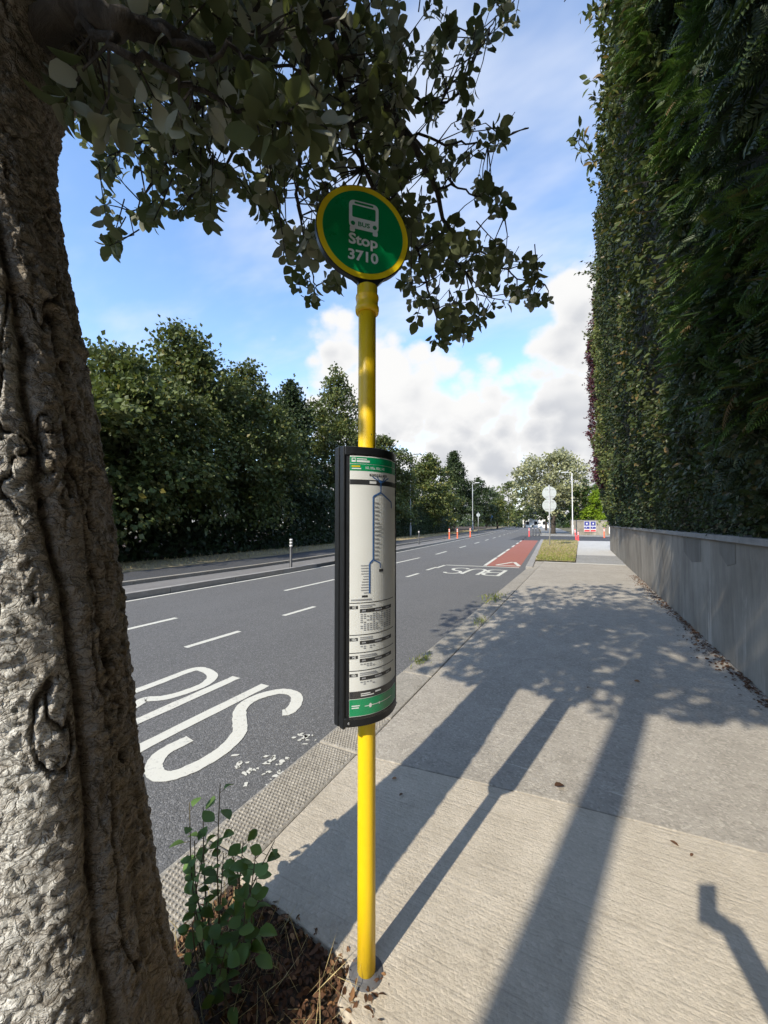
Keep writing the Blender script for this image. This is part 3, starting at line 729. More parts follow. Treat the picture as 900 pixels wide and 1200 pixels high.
def frames(xdir, nrm):
    x = xdir / (np.linalg.norm(xdir, axis=1, keepdims=True) + 1e-9)
    z = nrm - x * np.sum(nrm * x, 1, keepdims=True); z /= np.linalg.norm(z, axis=1, keepdims=True) + 1e-9
    return x, np.cross(z, x), z
def leaves(pos, xdir, nrm, size, kind='quad', width=1.0):
    V0, T0 = TPL[kind]; x, y, z = frames(xdir, nrm); n = len(pos); k = len(V0)
    size = np.broadcast_to(np.asarray(size, float), (n,))[:, None, None]
    V = pos[:, None, :] + size * (x[:, None, :] * V0[None, :, 0:1] + y[:, None, :] * V0[None, :, 1:2] * width + z[:, None, :] * V0[None, :, 2:3] * min(1., width))
    T = T0[None] + (np.arange(n) * k)[:, None, None]
    return V.reshape(-1, 3), T.reshape(-1, 3)
def leaf_obj(name, pos, xdir, nrm, size, kind, mat, parent, rs, width=1.0, stuff=True):
    V, T = leaves(pos, xdir, nrm, size, kind, width); k = len(TPL[kind][0])
    rv = np.repeat(rs.rand(len(pos)), k)
    o = mesh(name, V, T, mat, parent, attrs={'rnd': rv})
    return tag(o, kind='stuff') if stuff else o
def rdir(rs, n):
    v = rs.normal(size=(n, 3)); return v / np.linalg.norm(v, axis=1, keepdims=True)

M_leaf_wb = leaf_mat("whitebeam_leaf", (.095, .11, .052), (.34, .345, .27), .30, .65)
M_leaf_sy = leaf_mat("mixed_leaf", (.108, .134, .040), (.14, .16, .08), .22, .45, yellow=(.16, .135, .03))
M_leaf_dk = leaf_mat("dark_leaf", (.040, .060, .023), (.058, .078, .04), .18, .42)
M_leaf_lt = leaf_mat("light_leaf", (.10, .125, .035), (.11, .13, .06), .25, .45, yellow=(.22, .19, .05))
M_leaf_pale = leaf_mat("pale_leaf", (.27, .272, .14), (.38, .39, .29), .22, .5)
M_leaf_lime = leaf_mat("lime_leaf", (.19, .27, .018), (.20, .30, .04), .3, .5)
M_leaf_purple = leaf_mat("purple_leaf", (.085, .028, .038), (.10, .045, .05), .2, .4)
M_leaf_laurel = leaf_mat("laurel_leaf", (.068, .088, .026), (.10, .12, .05), .25, .36, yellow=(.17, .11, .035))
M_leaf_cyp = leaf_mat("cypress_spray", (.070, .122, .026), (.055, .095, .028), .22, .6, yellow=(.12, .075, .03))
M_leaf_privet = leaf_mat("privet_leaf", (.046, .064, .022), (.065, .082, .042), .24, .42, yellow=(.10, .075, .03))
M_leaf_weed = leaf_mat("weed_leaf", (.12, .20, .055), (.15, .21, .10), .28, .45)
M_dead = leaf_mat("dead_leaf", (.105, .052, .028), (.14, .085, .05), .1, .75, yellow=(.28, .15, .07))
M_straw = leaf_mat("straw", (.46, .37, .19), (.46, .37, .19), .2, .7)
M_grass = leaf_mat("grass_blade", (.22, .25, .06), (.22, .25, .06), .3, .6, yellow=(.36, .29, .11))
M_bark_dk = bark_mat("bark_dark", (.028, .022, .017), (.085, .070, .055))
M_twig = bark_mat("twig_bark", (.018, .014, .011), (.05, .04, .03), 40)
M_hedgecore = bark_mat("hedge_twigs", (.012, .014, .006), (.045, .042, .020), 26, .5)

# ------------------------------------------------------------------ street tree beside the camera
def trunk_mat():
    M = Mat("whitebeam_bark"); v = M.co()
    fis = M.attr('fiss')
    wob = M.N("ShaderNodeVectorMath", operation='ADD'); nz = M.N("ShaderNodeTexNoise"); M.L(v, nz.inputs['Vector']); nz.inputs['Scale'].default_value = 22; nz.inputs['Detail'].default_value = 3
    sc_ = M.N("ShaderNodeVectorMath", operation='SCALE'); M.L(nz.outputs['Color'], sc_.inputs[0]); sc_.inputs['Scale'].default_value = .05; M.L(v, wob.inputs[0]); M.L(sc_.outputs[0], wob.inputs[1]); vw = wob.outputs[0]
    n = M.noise(vw, 60, 6, .68); big = M.noise(v, 3.6, 5, .65, .7); hz = M.noise(M.mapv(vw, (1, 1, 2.1)), 30, 5, .66); mid = M.noise(vw, 14, 5, .65)
    edge = M.vor(M.mapv(vw, (1, 1, 1.9)), 36, 'DISTANCE_TO_EDGE')
    brown = M.mix(n, (.10, .075, .05), (.25, .195, .13))
    grey = M.mix(M.step(hz, .38, .60), (.42, .39, .34), (.74, .72, .66))
    pale = M.step(M.math('ADD', M.math('MULTIPLY', big, .6), M.math('MULTIPLY', mid, .4)), .30, .47)
    col = M.mix(M.math('MULTIPLY', pale, M.math('ADD', .22, M.math('MULTIPLY', M.attr('lichen_and_sunlit'), .78))), brown, grey)  # trunk's lit and shaded sides painted in, along with the lichen patches
    col = M.mix(M.math('MULTIPLY', M.step(edge, .10, .02), M.step(mid, .46, .56, 0, .6)), col, (.10, .08, .058))
    col = M.mix(M.step(n, .58, .68, 0, .6), col, (.10, .08, .058))
    col = M.mix(M.step(M.noise(M.mapv(v, (1, 1, .6), (2, 2, 2)), 6, 5, .65), .60, .70, 0, .5), col, (.17, .16, .06))
    col = M.mix(M.math('MULTIPLY', fis, .85), col, (.045, .033, .022))
    h = M.math('ADD', M.math('ADD', M.math('MULTIPLY', n, .6), M.math('MULTIPLY', hz, .9)), M.math('MULTIPLY', M.step(edge, .0, .12), .35))
    gr = M.noise(v, 170, 4, .7); h = M.math('ADD', h, M.math('MULTIPLY', gr, .55)); col = M.mix(M.step(gr, .48, .36, 0, .55), col, (.07, .055, .04)); M.b.inputs['Specular IOR Level'].default_value = .12
    M.set('Base Color', col).set('Roughness', .93).set('Normal', M.bump(h, .8, .012)); return M.m
M_trunk = trunk_mat()
TB = np.array([-1.06, .545, 0.])
tree = thing("street_tree", "leaning street tree with pale cracked bark beside the bus stop", "tree", tuple(TB))
lean = np.array([-r_[0], -r_[1], 0.])
def trunk_axis(z):
    z = np.asarray(z, float); k = .010 + .118 * z + .045 * np.maximum(z - 1.3, 0) ** 1.2 + .006 * np.sin(z * 3)
    return TB + lean * k[..., None] + np.array([0, 0, 1.]) * z[..., None]
def build_trunk():
    NT, NZ = 340, 640
    th = np.linspace(0, 2 * np.pi, NT, endpoint=False); zz = np.linspace(-.12, 3.75, NZ)
    TH, Z = np.meshgrid(th, zz, indexing='ij')
    R = .176 + .035 * np.exp(-np.maximum(Z, 0) / .9) + .07 * np.exp(-np.maximum(Z + .1, 0) / .22) - .006 * Z
    R = R + .05 * np.exp(-((Z - 3.3) / .5) ** 2)
    # direction to the camera seen from the trunk, angular origin of the lobes and the painted sunlit side
    a0 = math.atan2(-TB[1], -TB[0])
    A = TH - a0
    tw = A + .10 * np.sin(Z * 1.7) - .06 * Z
    lob = .05 * np.cos(2 * (tw + .45)) + .03 * np.cos(3 * (tw + .40)) + .012 * np.cos(5 * tw + 1 + Z)
    def gro(c, w, d): return -d * np.exp(-((np.angle(np.exp(1j * (A - c)))) / w) ** 2)
    gc = .36 + .12 * np.sin(Z * 1.9 + .5) + .05 * np.sin(Z * 7) + .10 * (fbm(np.stack([Z * 6, Z * 0, Z * 0], -1), 3) - .5)
    g = gro(gc, .10, .11) + gro(-1.0 + .2 * np.sin(Z * 1.3), .10, .05 * (Z < 9)) + gro(.95 + .15 * np.sin(Z * 1.5 + 2), .10, .05)
    g = g * (.55 + .45 * np.exp(-np.maximum(Z - 1.4, 0)))
    buttress = .16 * np.exp(-np.maximum(Z, 0) / .35) * np.maximum(np.cos(2.5 * (A - 1.5)), 0) ** 2
    R = R * (1 + lob + g + buttress) * (1 - .20 * np.exp(-np.maximum(Z, 0) / .9) * np.maximum(np.cos(A + 1.5), 0))
    cx, cy = np.cos(TH) * 2.0, np.sin(TH) * 2.0
    # cracks, flaky plates; one unit of cx is about a tenth of a metre
    q = np.stack([cx * 1.6, cy * 1.6, Z * 9], -1); w = fbm(q, 3) - .5
    f1 = np.abs(fbm(np.stack([cx * 1.3 + w * .8, cy * 1.3 + w * .8, Z * 1.7 + w * .5], -1), 3, .5) - .5)
    gate = np.clip((fbm(np.stack([cx * .9, cy * .9, Z * 3.5], -1) + 50, 3) - .42) * 7, 0, 1)
    f2 = np.abs(fbm(np.stack([cx * 2.6 + w * 2, cy * 2.6 + w * 2, Z * 13], -1) + 31, 4) - .5)
    f3 = np.abs(fbm(np.stack([cx * 1.5, cy * 1.5, Z * 26 + w * 4], -1) + 77, 3) - .5)
    fiss = np.exp(-(f1 / .013) ** 2) * gate + .22 * np.exp(-(f2 / .022) ** 2) * (fbm(q * .6 + 3, 3) > .50) + .35 * np.exp(-(f3 / .03) ** 2) * (fbm(q * .5 + 13, 2) > .55)
    fiss = np.clip(fiss + (.25 + .9 * fbm(np.stack([cx, cy, Z * 14], -1), 3)) * np.exp(-((np.angle(np.exp(1j * (A - gc))) + .12 * w) / .04) ** 2), 0, 1)
    sunny = 1 / (1 + np.exp((np.angle(np.exp(1j * (A + .85))) ** 2 - .9 + 1.6 * (fbm(np.stack([cx * .8, cy * .8, Z * 5], -1) + 4, 4) - .5)) * 4))  # pale lichen tone kept to the sunlit side, shaded side coloured browner
    plate = fbm(np.stack([cx * 3.2, cy * 3.2, Z * 48], -1), 4, .6)
    lump = fbm(np.stack([cx * 1.3, cy * 1.3, Z * 8], -1) + 60, 3)
    flake = np.clip((fbm(np.stack([cx * 4.5 + w * 3, cy * 4.5, Z * 58], -1) + 9, 3) - .53) * 12, 0, 1)
    lip = np.exp(-((f1 - .045) / .018) ** 2) * gate
    R = R - .017 * fiss + .010 * (lump - .5) + .012 * (plate - .5) + .0055 * flake + .003 * lip
    ring = .010 * np.exp(-((Z - 1.60 - .06 * np.sin(A * 2)) / .018) ** 2) + .010 * np.exp(-((Z - 2.02 - .05 * np.sin(A * 3)) / .02) ** 2)
    R = R + ring
    R = R + .14 * np.exp(-((Z - 3.0) / .30) ** 2) * np.maximum(np.cos(A - 1.55), 0)
    ax = trunk_axis(Z)
    V = ax + R[..., None] * np.stack([np.cos(TH), np.sin(TH), TH * 0], -1)
    id_ = np.arange(NT * NZ).reshape(NT, NZ); nx = np.roll(id_, -1, 0)
    Q = np.stack([id_[:, :-1], nx[:, :-1], nx[:, 1:], id_[:, 1:]], -1).reshape(-1, 4)
    mesh("trunk", V.reshape(-1, 3), Q, M_trunk, tree, True, {'fiss': fiss.ravel(), 'lichen_and_sunlit': sunny.ravel()})
build_trunk()
rsT = np.random.RandomState(11)
def pd(x, y, d): return atD(x, y, d)
TT = trunk_axis(np.array(3.2)); T2 = trunk_axis(np.array(2.72)); T3 = trunk_axis(np.array(3.6))
limbs = []
def limb(pts, r0, r1, n=6):
    p = smooth_path(pts, n); p = [q + rsT.normal(size=3) * .008 for q in p]; k = len(p)
    rad = [r0 + (r1 - r0) * (i / (k - 1)) ** .8 for i in range(k)]
    MB().tube(p, rad, 8).build("branch", M_twig if r0 < .03 else M_bark_dk, tree, True); limbs.append(np.array(p)); return p
limb([T2, pd(85, 20, 1.0), pd(130, 22, .98), pd(190, 40, 1.05), pd(290, 50, 1.25), pd(400, 25, 1.6)], .05, .008)
limb([pd(95, 30, .99), pd(140, 60, .95), pd(185, 78, .98), pd(240, 110, 1.05), pd(300, 136, 1.1), pd(345, 150, 1.15)], .012, .003)
limb([pd(150, 18, 1.0), pd(200, 45, 1.0), pd(260, 62, 1.0), pd(310, 68, 1.05), pd(350, 80, 1.1)], .010, .003)
limb([T3, pd(150, -220, 1.2), pd(300, -160, 1.5), pd(375, -40, 1.7), pd(402, 25, 1.75), pd(432, 95, 1.9), pd(470, 150, 2.0), pd(500, 200, 2.1), pd(520, 255, 2.2), pd(545, 320, 2.3)], .06, .006)
limb([pd(340, -100, 1.6), pd(385, 30, 1.6), pd(398, 90, 1.65), pd(412, 150, 1.75), pd(430, 205, 1.85), pd(480, 275, 2.1), pd(500, 330, 2.2), pd(512, 385, 2.3)], .022, .004)
limb([pd(300, 40, 1.3), pd(240, 120, 1.6), pd(205, 170, 1.8), pd(180, 210, 2.0), pd(150, 255, 2.1)], .012, .003)
limb([pd(300, -60, 1.4), pd(300, 60, 1.6), pd(290, 140, 1.9), pd(260, 200, 2.1), pd(225, 250, 2.2)], .018, .003)
limb([pd(430, 95, 1.9), pd(470, 100, 2.0), pd(510, 125, 2.1), pd(545, 95, 2.2), pd(570, 40, 2.3), pd(595, 10, 2.4)], .010, .003)
limb([pd(470, 150, 2.0), pd(520, 170, 2.2), pd(570, 165, 2.35), pd(620, 148, 2.5)], .008, .003)
limb([pd(520, 260, 2.2), pd(555, 290, 2.3), pd(600, 320, 2.4), pd(638, 335, 2.5)], .008, .003)
limb([pd(510, 220, 2.1), pd(550, 225, 2.25), pd(590, 255, 2.35)], .007, .003)
limb([pd(360, 60, 1.7), pd(350, 160, 2.0), pd(350, 240, 2.3), pd(365, 310, 2.5), pd(372, 345, 2.5)], .014, .003)
limb([pd(320, 80, 1.7), pd(310, 160, 2.1), pd(320, 215, 2.3), pd(335, 260, 2.4)], .010, .003)
# upper crown limbs, above the frame
for (x, y, z, r) in [(-2.6, -.2, 5.2, .07), (-.2, -.6, 5.4, .08), (.4, 1.6, 5.2, .07), (-1.0, 2.6, 5.6, .07), (-2.4, 2.0, 5.0, .06), (-1.4, .6, 6.6, .09), (-.6, -1.6, 4.8, .05), (.6, .3, 4.6, .05), (-1.0, 3.4, 4.6, .05), (-1.9, -1.5, 4.7, .05)]:
    e = np.array([x, y, z]); mid = (TT + e) / 2 + np.array([0, 0, .35]); limb([TT, TT + np.array([0, 0, .25]) + (e - TT) * .12, mid, e], r, .010)
LP = np.concatenate(limbs)
poly = [(62, -20), (62, 128), (84, 140), (92, 175), (118, 185), (116, 292), (140, 290), (165, 268), (192, 270), (218, 262), (246, 262), (262, 230), (300, 258), (322, 252), (340, 330), (372, 358), (412, 338), (430, 200), (465, 320), (485, 372), (512, 410), (560, 392), (590, 352), (642, 360), (645, 312), (606, 302), (596, 262), (590, 205), (628, 150), (618, 138), (560, 150), (550, 100), (606, 25), (590, -20)]
def inpoly(x, y):
    r = False; j = len(poly) - 1
    for i in range(len(poly)):
        xi, yi = poly[i]; xj, yj = poly[j]
        if (yi > y) != (yj > y) and x < (xj - xi) * (y - yi) / (yj - yi) + xi: r = not r
        j = i
    return r
ros = []     # rosettes: position, leaf length
def gapn(x, y): return float(fbm(np.array([x / 38., y / 38., 3.]), 3))
while len(ros) < 1180:
    x, y = rsT.uniform(60, 645), rsT.uniform(-20, 410)
    if not inpoly(x, y): continue
    dens = 1.0
    if x > 560 or y > 300: dens = .85
    if (x > 470 and y < 150): dens = .50
    if gapn(x, y) < .43 - .1 * (y < 120): dens *= .12
    if rsT.rand() > dens: continue
    d = rsT.uniform(1.5, 2.6) + max(0, (x - 430)) / 500.
    ros.append((pd(x, y, d), rsT.uniform(.046, .072)))
for _ in range(60):          # big near leaves, upper left
    x, y = rsT.uniform(75, 375), rsT.uniform(-10, 175)
    if y > 60 + .6 * x or (x < 130 and y > 120): continue
    ros.append((pd(x, y, rsT.uniform(1.02, 1.35)), rsT.uniform(.062, .082)))
for x, y, d in [(75, 120, .98), (90, 100, .98), (110, 150, 1.0), (70, 105, 1.0), (350, 120, 1.0), (340, 145, 1.05), (300, 90, 1.0), (365, 160, 1.1), (320, 165, 1.1), (400, 160, 1.2), (110, 120, 1.05), (130, 150, 1.1)]: ros.append((pd(x, y, d), .078))
n_over = 0
while n_over < 1500:
    p = np.array([-.9, .75, 4.75]) + np.array([2.55, 2.9, 1.9]) * rdir(rsT, 1)[0] * rsT.uniform(.35, 1) ** .5
    if p[2] < 3.0: continue
    x, y, dd = proj(p)
    if dd > .1 and -60 < x < 960 and y > -40: continue
    if p[2] < 3.4 and np.hypot(p[0], p[1]) < 1.2: continue
    if np.linalg.norm(p[:2] - TB[:2]) < .25: continue
    ros.append((p, rsT.uniform(.07, .10))); n_over += 1
n_over = 0
while n_over < 520:      # the side of the crown towards the sun
    p = np.array([rsT.uniform(-2.5, .25), rsT.uniform(-2.7, .25), 0]); p[2] = 1.85 + .727 * (1.17 - p[1]) + rsT.uniform(0, 1.0)
    if p[2] < 2.9: continue
    x, y, dd = proj(p)
    if dd > .1 and -60 < x < 960 and y > -40: continue
    ros.append((p, rsT.uniform(.08, .105))); n_over += 1
P_, X_, N_, S_ = [], [], [], []; twig = MB()
for (c, L_) in ros:
    k = rsT.randint(5, 8); d0 = LP[np.argmin(np.sum((LP - c) ** 2, 1))]; ax = c - d0; dist = np.linalg.norm(ax)
    ax = ax / (dist + 1e-6) + np.array([0, 0, -.25]) + rsT.normal(size=3) * .35; ax /= np.linalg.norm(ax)
    if .05 < dist < .34: mid = (c + d0) / 2 + rsT.normal(size=3) * .03 * min(1, dist * 2) + np.array([0, 0, .04 * min(1, dist)]); twig.tube([d0, mid, c], [.0045, .003, .0018], 4, False)
    elif dist >= .34: twig.tube([c - ax * .17 + np.array([0, 0, .035]), c - ax * .08 + np.array([0, 0, .012]), c], [.0028, .0024, .0016], 4, False)
    a = np.cross(ax, [0.3, .2, 1]); a /= np.linalg.norm(a) + 1e-9; b = np.cross(ax, a); ph = rsT.uniform(0, 6.28)
    for i in range(k):
        w = ph + i * 2.4; sp = rsT.uniform(.55, 1.15); side = a * math.cos(w) + b * math.sin(w)
        dr = ax * math.cos(sp) + side * math.sin(sp) + np.array([0, 0, -.18]); nr = ax * math.sin(sp) - side * math.cos(sp) + rsT.normal(size=3) * .25 + np.array([0, 0, .35])
        P_.append(c - ax * .02 * i * .6 + side * .008); X_.append(dr); N_.append(nr); S_.append(L_ * rsT.uniform(.72, 1.12))
tag(twig.build("twigs", M_twig, tree), kind='stuff')
P_, X_, N_, S_ = map(np.array, (P_, X_, N_, S_))
pr = [proj(p) for p in P_]; app = np.array([s / q[2] if (q[2] > .2 and -10 < q[0] < 910 and -10 < q[1] < 1200) else 0 for s, q in zip(S_, pr)])
big = np.argsort(-app)[:300]; rest = np.setdiff1d(np.arange(len(P_)), big)
leaf_obj("foliage", P_[rest], X_[rest], N_[rest], S_[rest], 'ovate', M_leaf_wb, tree, rsT, 1.22)
def leaf_parts(P, X, N, S, kind, mat, parent, rs, name="leaf"):
    me = []
    for v in range(3):
        V0, T0 = TPL[kind]; V0 = V0.copy(); V0[:, 2] *= (1, 1.8, -.4)[v]; V0[:, 1] *= (1.22, 1.05, 1.3)[v]
        m_ = bpy.data.meshes.new(name); m_.from_pydata([tuple(q) for q in V0], [], [tuple(t) for t in T0.tolist()]); m_.materials.append(mat)
        a = m_.attributes.new('rnd', 'FLOAT', 'POINT'); a.data.foreach_set('value', np.full(len(V0), v * .31, np.float32)); m_.polygons.foreach_set('use_smooth', np.ones(len(m_.polygons), bool)); me.append(m_)
    x, y, z = frames(np.asarray(X), np.asarray(N)); base = WL[parent.name]
    for i in range(len(P)):
        o = bpy.data.objects.new(name, me[rs.randint(3)]); link(o, parent); s = S[i]
        M4 = Matrix.Identity(4)
        for r in range(3): M4[r][0] = x[i][r] * s; M4[r][1] = y[i][r] * s; M4[r][2] = z[i][r] * s; M4[r][3] = P[i][r] - base[r]
        o.matrix_local = M4
leaf_parts(P_[big], X_[big], N_[big], S_[big], 'ovate', M_leaf_wb, tree, rsT)

# ------------------------------------------------------------------ tall hedge trees behind the wall
rsH = np.random.RandomState(21)
HZ = np.array([1.28, 1.6, 2.5, 4.0, 6.5, 10.0, 12.5, 13.6]); HXv = np.array([1.48, 1.34, 1.16, .97, .82, .66, .80, 1.7])
def hx(z, Y):
    lump = .75 * (fbm(np.stack([Y * .45, z * .45, z * 0 + 2], -1), 3) - .5) + .70 * (fbm(np.stack([Y * 1.5, z * 1.3, z * 0 + 7], -1), 3) - .5)
    return np.interp(z, HZ, HXv) - lump * np.clip((z - 1.2) / 1.2, .12, 1)
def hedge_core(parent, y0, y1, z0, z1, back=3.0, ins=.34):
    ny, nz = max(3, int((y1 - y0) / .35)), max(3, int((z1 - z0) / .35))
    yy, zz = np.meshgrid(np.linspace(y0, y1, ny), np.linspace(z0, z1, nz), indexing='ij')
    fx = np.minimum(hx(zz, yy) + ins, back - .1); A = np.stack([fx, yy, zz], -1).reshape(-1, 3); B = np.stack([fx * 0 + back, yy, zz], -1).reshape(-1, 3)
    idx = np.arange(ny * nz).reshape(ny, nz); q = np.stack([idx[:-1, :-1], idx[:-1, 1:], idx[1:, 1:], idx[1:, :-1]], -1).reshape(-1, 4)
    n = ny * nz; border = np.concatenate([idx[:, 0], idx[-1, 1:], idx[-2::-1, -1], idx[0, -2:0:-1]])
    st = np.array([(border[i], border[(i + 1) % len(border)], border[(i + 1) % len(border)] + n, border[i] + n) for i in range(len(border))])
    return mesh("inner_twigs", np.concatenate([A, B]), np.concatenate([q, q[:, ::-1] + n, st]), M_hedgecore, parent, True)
def hedge_pts(n, y0, y1, z0, z1, deep=.26):
    Y = rsH.uniform(y0, y1, n); Z = rsH.uniform(z0, z1, n); X = hx(Z, Y) + np.minimum(rsH.exponential(deep * .5, n), .5) - .03
    return np.stack([X, Y, Z], -1)
def hedge_leaves(name, n, y0, y1, z0, z1, size, kind, mat, parent, width=1.0, parts=0, keep=None):
    P = hedge_pts(n, y0, y1, z0, z1)
    if keep is not None: P = P[keep(P)]
    n = len(P); X = np.array([-.55, -.15, -.35]) + rsH.normal(size=(n, 3)) * .6; N = np.array([-.7, -.25, .6]) + rsH.normal(size=(n, 3)) * .55
    S = size * rsH.uniform(.65, 1.2, n)
    if parts:
        pr = np.array([proj(p) for p in P]); app = np.where((pr[:, 2] > .2) & (pr[:, 0] < 905) & (pr[:, 1] > -5), S / pr[:, 2] - .0004 * (P[:, 0] - hx(P[:, 2], P[:, 1])), 0)
        b = np.argsort(-app)[:parts]; rest = np.setdiff1d(np.arange(n), b); leaf_parts(P[b], X[b], N[b], S[b], kind, mat, parent, rsH)
        P, X, N, S = P[rest], X[rest], N[rest], S[rest]
    leaf_obj(name, P, X, N, S, kind, mat, parent, rsH, width)
def hedge_trunks(parent, ys, h):
    for y in ys:
        x = 2.0 + rsH.uniform(-.1, .25); p = [np.array([x + .05 * math.sin(k * 1.3 + y), y + .06 * math.sin(k * 2.1), -.1 + h * k / 6]) for k in range(7)]
        MB().tube(p, [.10 * (1 - .13 * k) for k in range(7)], 8).build("trunk", M_bark_dk, parent, True)
# cypress sprays
def spray_template():
    V = [(0, .012, 0), (0, -.012, 0), (1, 0, -.22)]; T = [(0, 1, 2)]; dz = lambda x: -.22 * x * x
    for i in range(11):
        x = .06 + i * .083; L_ = .26 * math.sin(math.pi * (.18 + .8 * x)) * (1 - .45 * x) + .03
        for s in (-1, 1):
            xo = x + (.04 if s > 0 else 0); a = math.radians(48 - 12 * x); ex, ey = xo + L_ * math.cos(a), s * L_ * math.sin(a); b = len(V)
            w = .026; mx, my = xo + L_ * .5 * math.cos(a), s * L_ * .5 * math.sin(a)
            V += [(xo, 0, dz(xo)), (mx + w * math.sin(a), my - s * w * math.cos(a), dz(mx) + .012), (ex, ey, dz(ex) - .03), (mx - w * math.sin(a), my + s * w * math.cos(a), dz(mx) + .012)]
            T += [(b, b + 1, b + 2), (b, b + 2, b + 3)]
    return np.array(V), np.array(T)
TPL['spray'] = spray_template()
cyp = thing("cypress_tree", "tall cypress with feathery drooping sprays, nearest of the hedge trees", "tree", (2.0, 2.6, 0), "hedge trees behind the wall")
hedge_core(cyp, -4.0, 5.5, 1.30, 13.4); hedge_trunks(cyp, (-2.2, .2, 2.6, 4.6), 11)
n = 14500; P = np.stack([np.zeros(n), rsH.uniform(.8, 5.9, n), 2.2 + 11.0 * rsH.rand(n)], -1); P[:, 0] = hx(P[:, 2], P[:, 1]) + np.minimum(rsH.exponential(.12, n), .40) + .02
keepm = fbm(np.stack([P[:, 1] * 1.1, P[:, 2] * 1.5, P[:, 0] * 0], -1), 3) > .47; P = P[keepm]; n = len(P)
X = np.array([-.70, -.10, -.20]) + rsH.normal(size=(n, 3)) * np.array([.35, .55, .4]); N = np.array([-.30, -.1, 1.]) + rsH.normal(size=(n, 3)) * .35; S_c = rsH.uniform(.12, .27, n)
pr = np.array([proj(p) for p in P]); app = np.where((pr[:, 2] > .2) & (pr[:, 0] < 930) & (pr[:, 1] > -10), S_c / pr[:, 2] - .08 * (P[:, 0] - hx(P[:, 2], P[:, 1])), 0)
b = np.argsort(-app)[:240]; rest = np.setdiff1d(np.arange(n), b)
leaf_parts(P[b], X[b], N[b], S_c[b], 'spray', M_leaf_cyp, cyp, rsH, "spray")
leaf_obj("foliage", P[rest], X[rest], N[rest], S_c[rest], 'spray', M_leaf_cyp, cyp, rsH)
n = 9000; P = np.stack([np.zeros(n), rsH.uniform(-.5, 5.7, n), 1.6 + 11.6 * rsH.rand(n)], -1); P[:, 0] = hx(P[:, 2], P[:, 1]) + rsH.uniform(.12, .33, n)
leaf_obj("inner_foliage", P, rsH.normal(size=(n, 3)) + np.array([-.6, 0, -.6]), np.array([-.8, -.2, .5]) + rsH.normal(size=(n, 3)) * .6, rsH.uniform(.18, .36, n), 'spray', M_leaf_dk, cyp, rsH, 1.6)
lau = thing("laurel_tree", "tall laurel with broad glossy leaves next along from the cypress", "tree", (2.0, 7.2, 0), "hedge trees behind the wall")
hedge_core(lau, 5.52, 9.4, 1.30, 12.8); hedge_trunks(lau, (6.6, 8.2), 10)
hedge_leaves("foliage", 13500, 4.9, 9.7, 1.9, 12.9, .115, 'lance', M_leaf_laurel, lau, 1.25, parts=220)
# one long twig leaning out over the path
tw = [atY(716, 205, 9.0), atY(702, 190, 8.9), atY(690, 178, 8.8), atY(678, 168, 8.75), atY(684, 150, 8.7)]
MB().tube(smooth_path(tw, 4), .008, 5).build("twig", M_twig, lau)
tp = np.array([q + rsH.normal(size=3) * .06 for q in smooth_path(tw, 4)[4:] for _ in range(3)])
leaf_parts(tp, rsH.normal(size=(len(tp), 3)) + np.array([-.5, 0, -.3]), rsH.normal(size=(len(tp), 3)) * .6 + np.array([-.3, -.5, .5]), np.full(len(tp), .2), 'lance', M_leaf_laurel, lau, rsH)
horn = thing("hornbeam_tree", "dense dark green hedge tree in the middle of the row", "tree", (2.0, 12.4, 0), "hedge trees behind the wall")
hedge_core(horn, 9.42, 15.4, 1.30, 12.8); hedge_trunks(horn, (10.6, 12.4, 14.2), 10)
hedge_leaves("foliage", 17000, 9.2, 15.8, 1.9, 12.9, .095, 'quad', M_leaf_privet, horn, 1.5)
mid_t = thing("mid_hedge_tree", "mid green hedge tree between the dark one and the purple one", "tree", (2.0, 18, 0), "hedge trees behind the wall")
hedge_core(mid_t, 15.42, 20.4, 1.30, 12.6); hedge_trunks(mid_t, (16.4, 18, 19.6), 9)
hedge_leaves("foliage", 13500, 15.2, 20.6, 1.9, 12.8, .11, 'quad', M_leaf_sy, mid_t, 1.5)
plum = thing("purple_plum_tree", "purple and green leaved tree at the far end of the wall", "tree", (2.0, 22.8, 0), "hedge trees behind the wall")
hedge_core(plum, 20.42, 25.1, 1.30, 13.2); hedge_trunks(plum, (21.4, 22.8, 24.2), 10)
pz = lambda P: fbm(np.stack([P[:, 1] * .9, P[:, 2] * .6, P[:, 2] * 0 + 3], -1), 3) + .10 * np.clip((P[:, 2] - 4) / 4, -1, .6)
hedge_leaves("foliage", 12000, 20.2, 25.5, 3.0, 13.4, .13, 'quad', M_leaf_purple, plum, 1.5, keep=lambda P: pz(P) > .50)
hedge_leaves("green_shoots", 13000, 20.2, 25.5, 1.9, 13.4, .12, 'quad', M_leaf_sy, plum, 1.5, keep=lambda P: pz(P) < .54)
shP, shX, shN = [], [], []
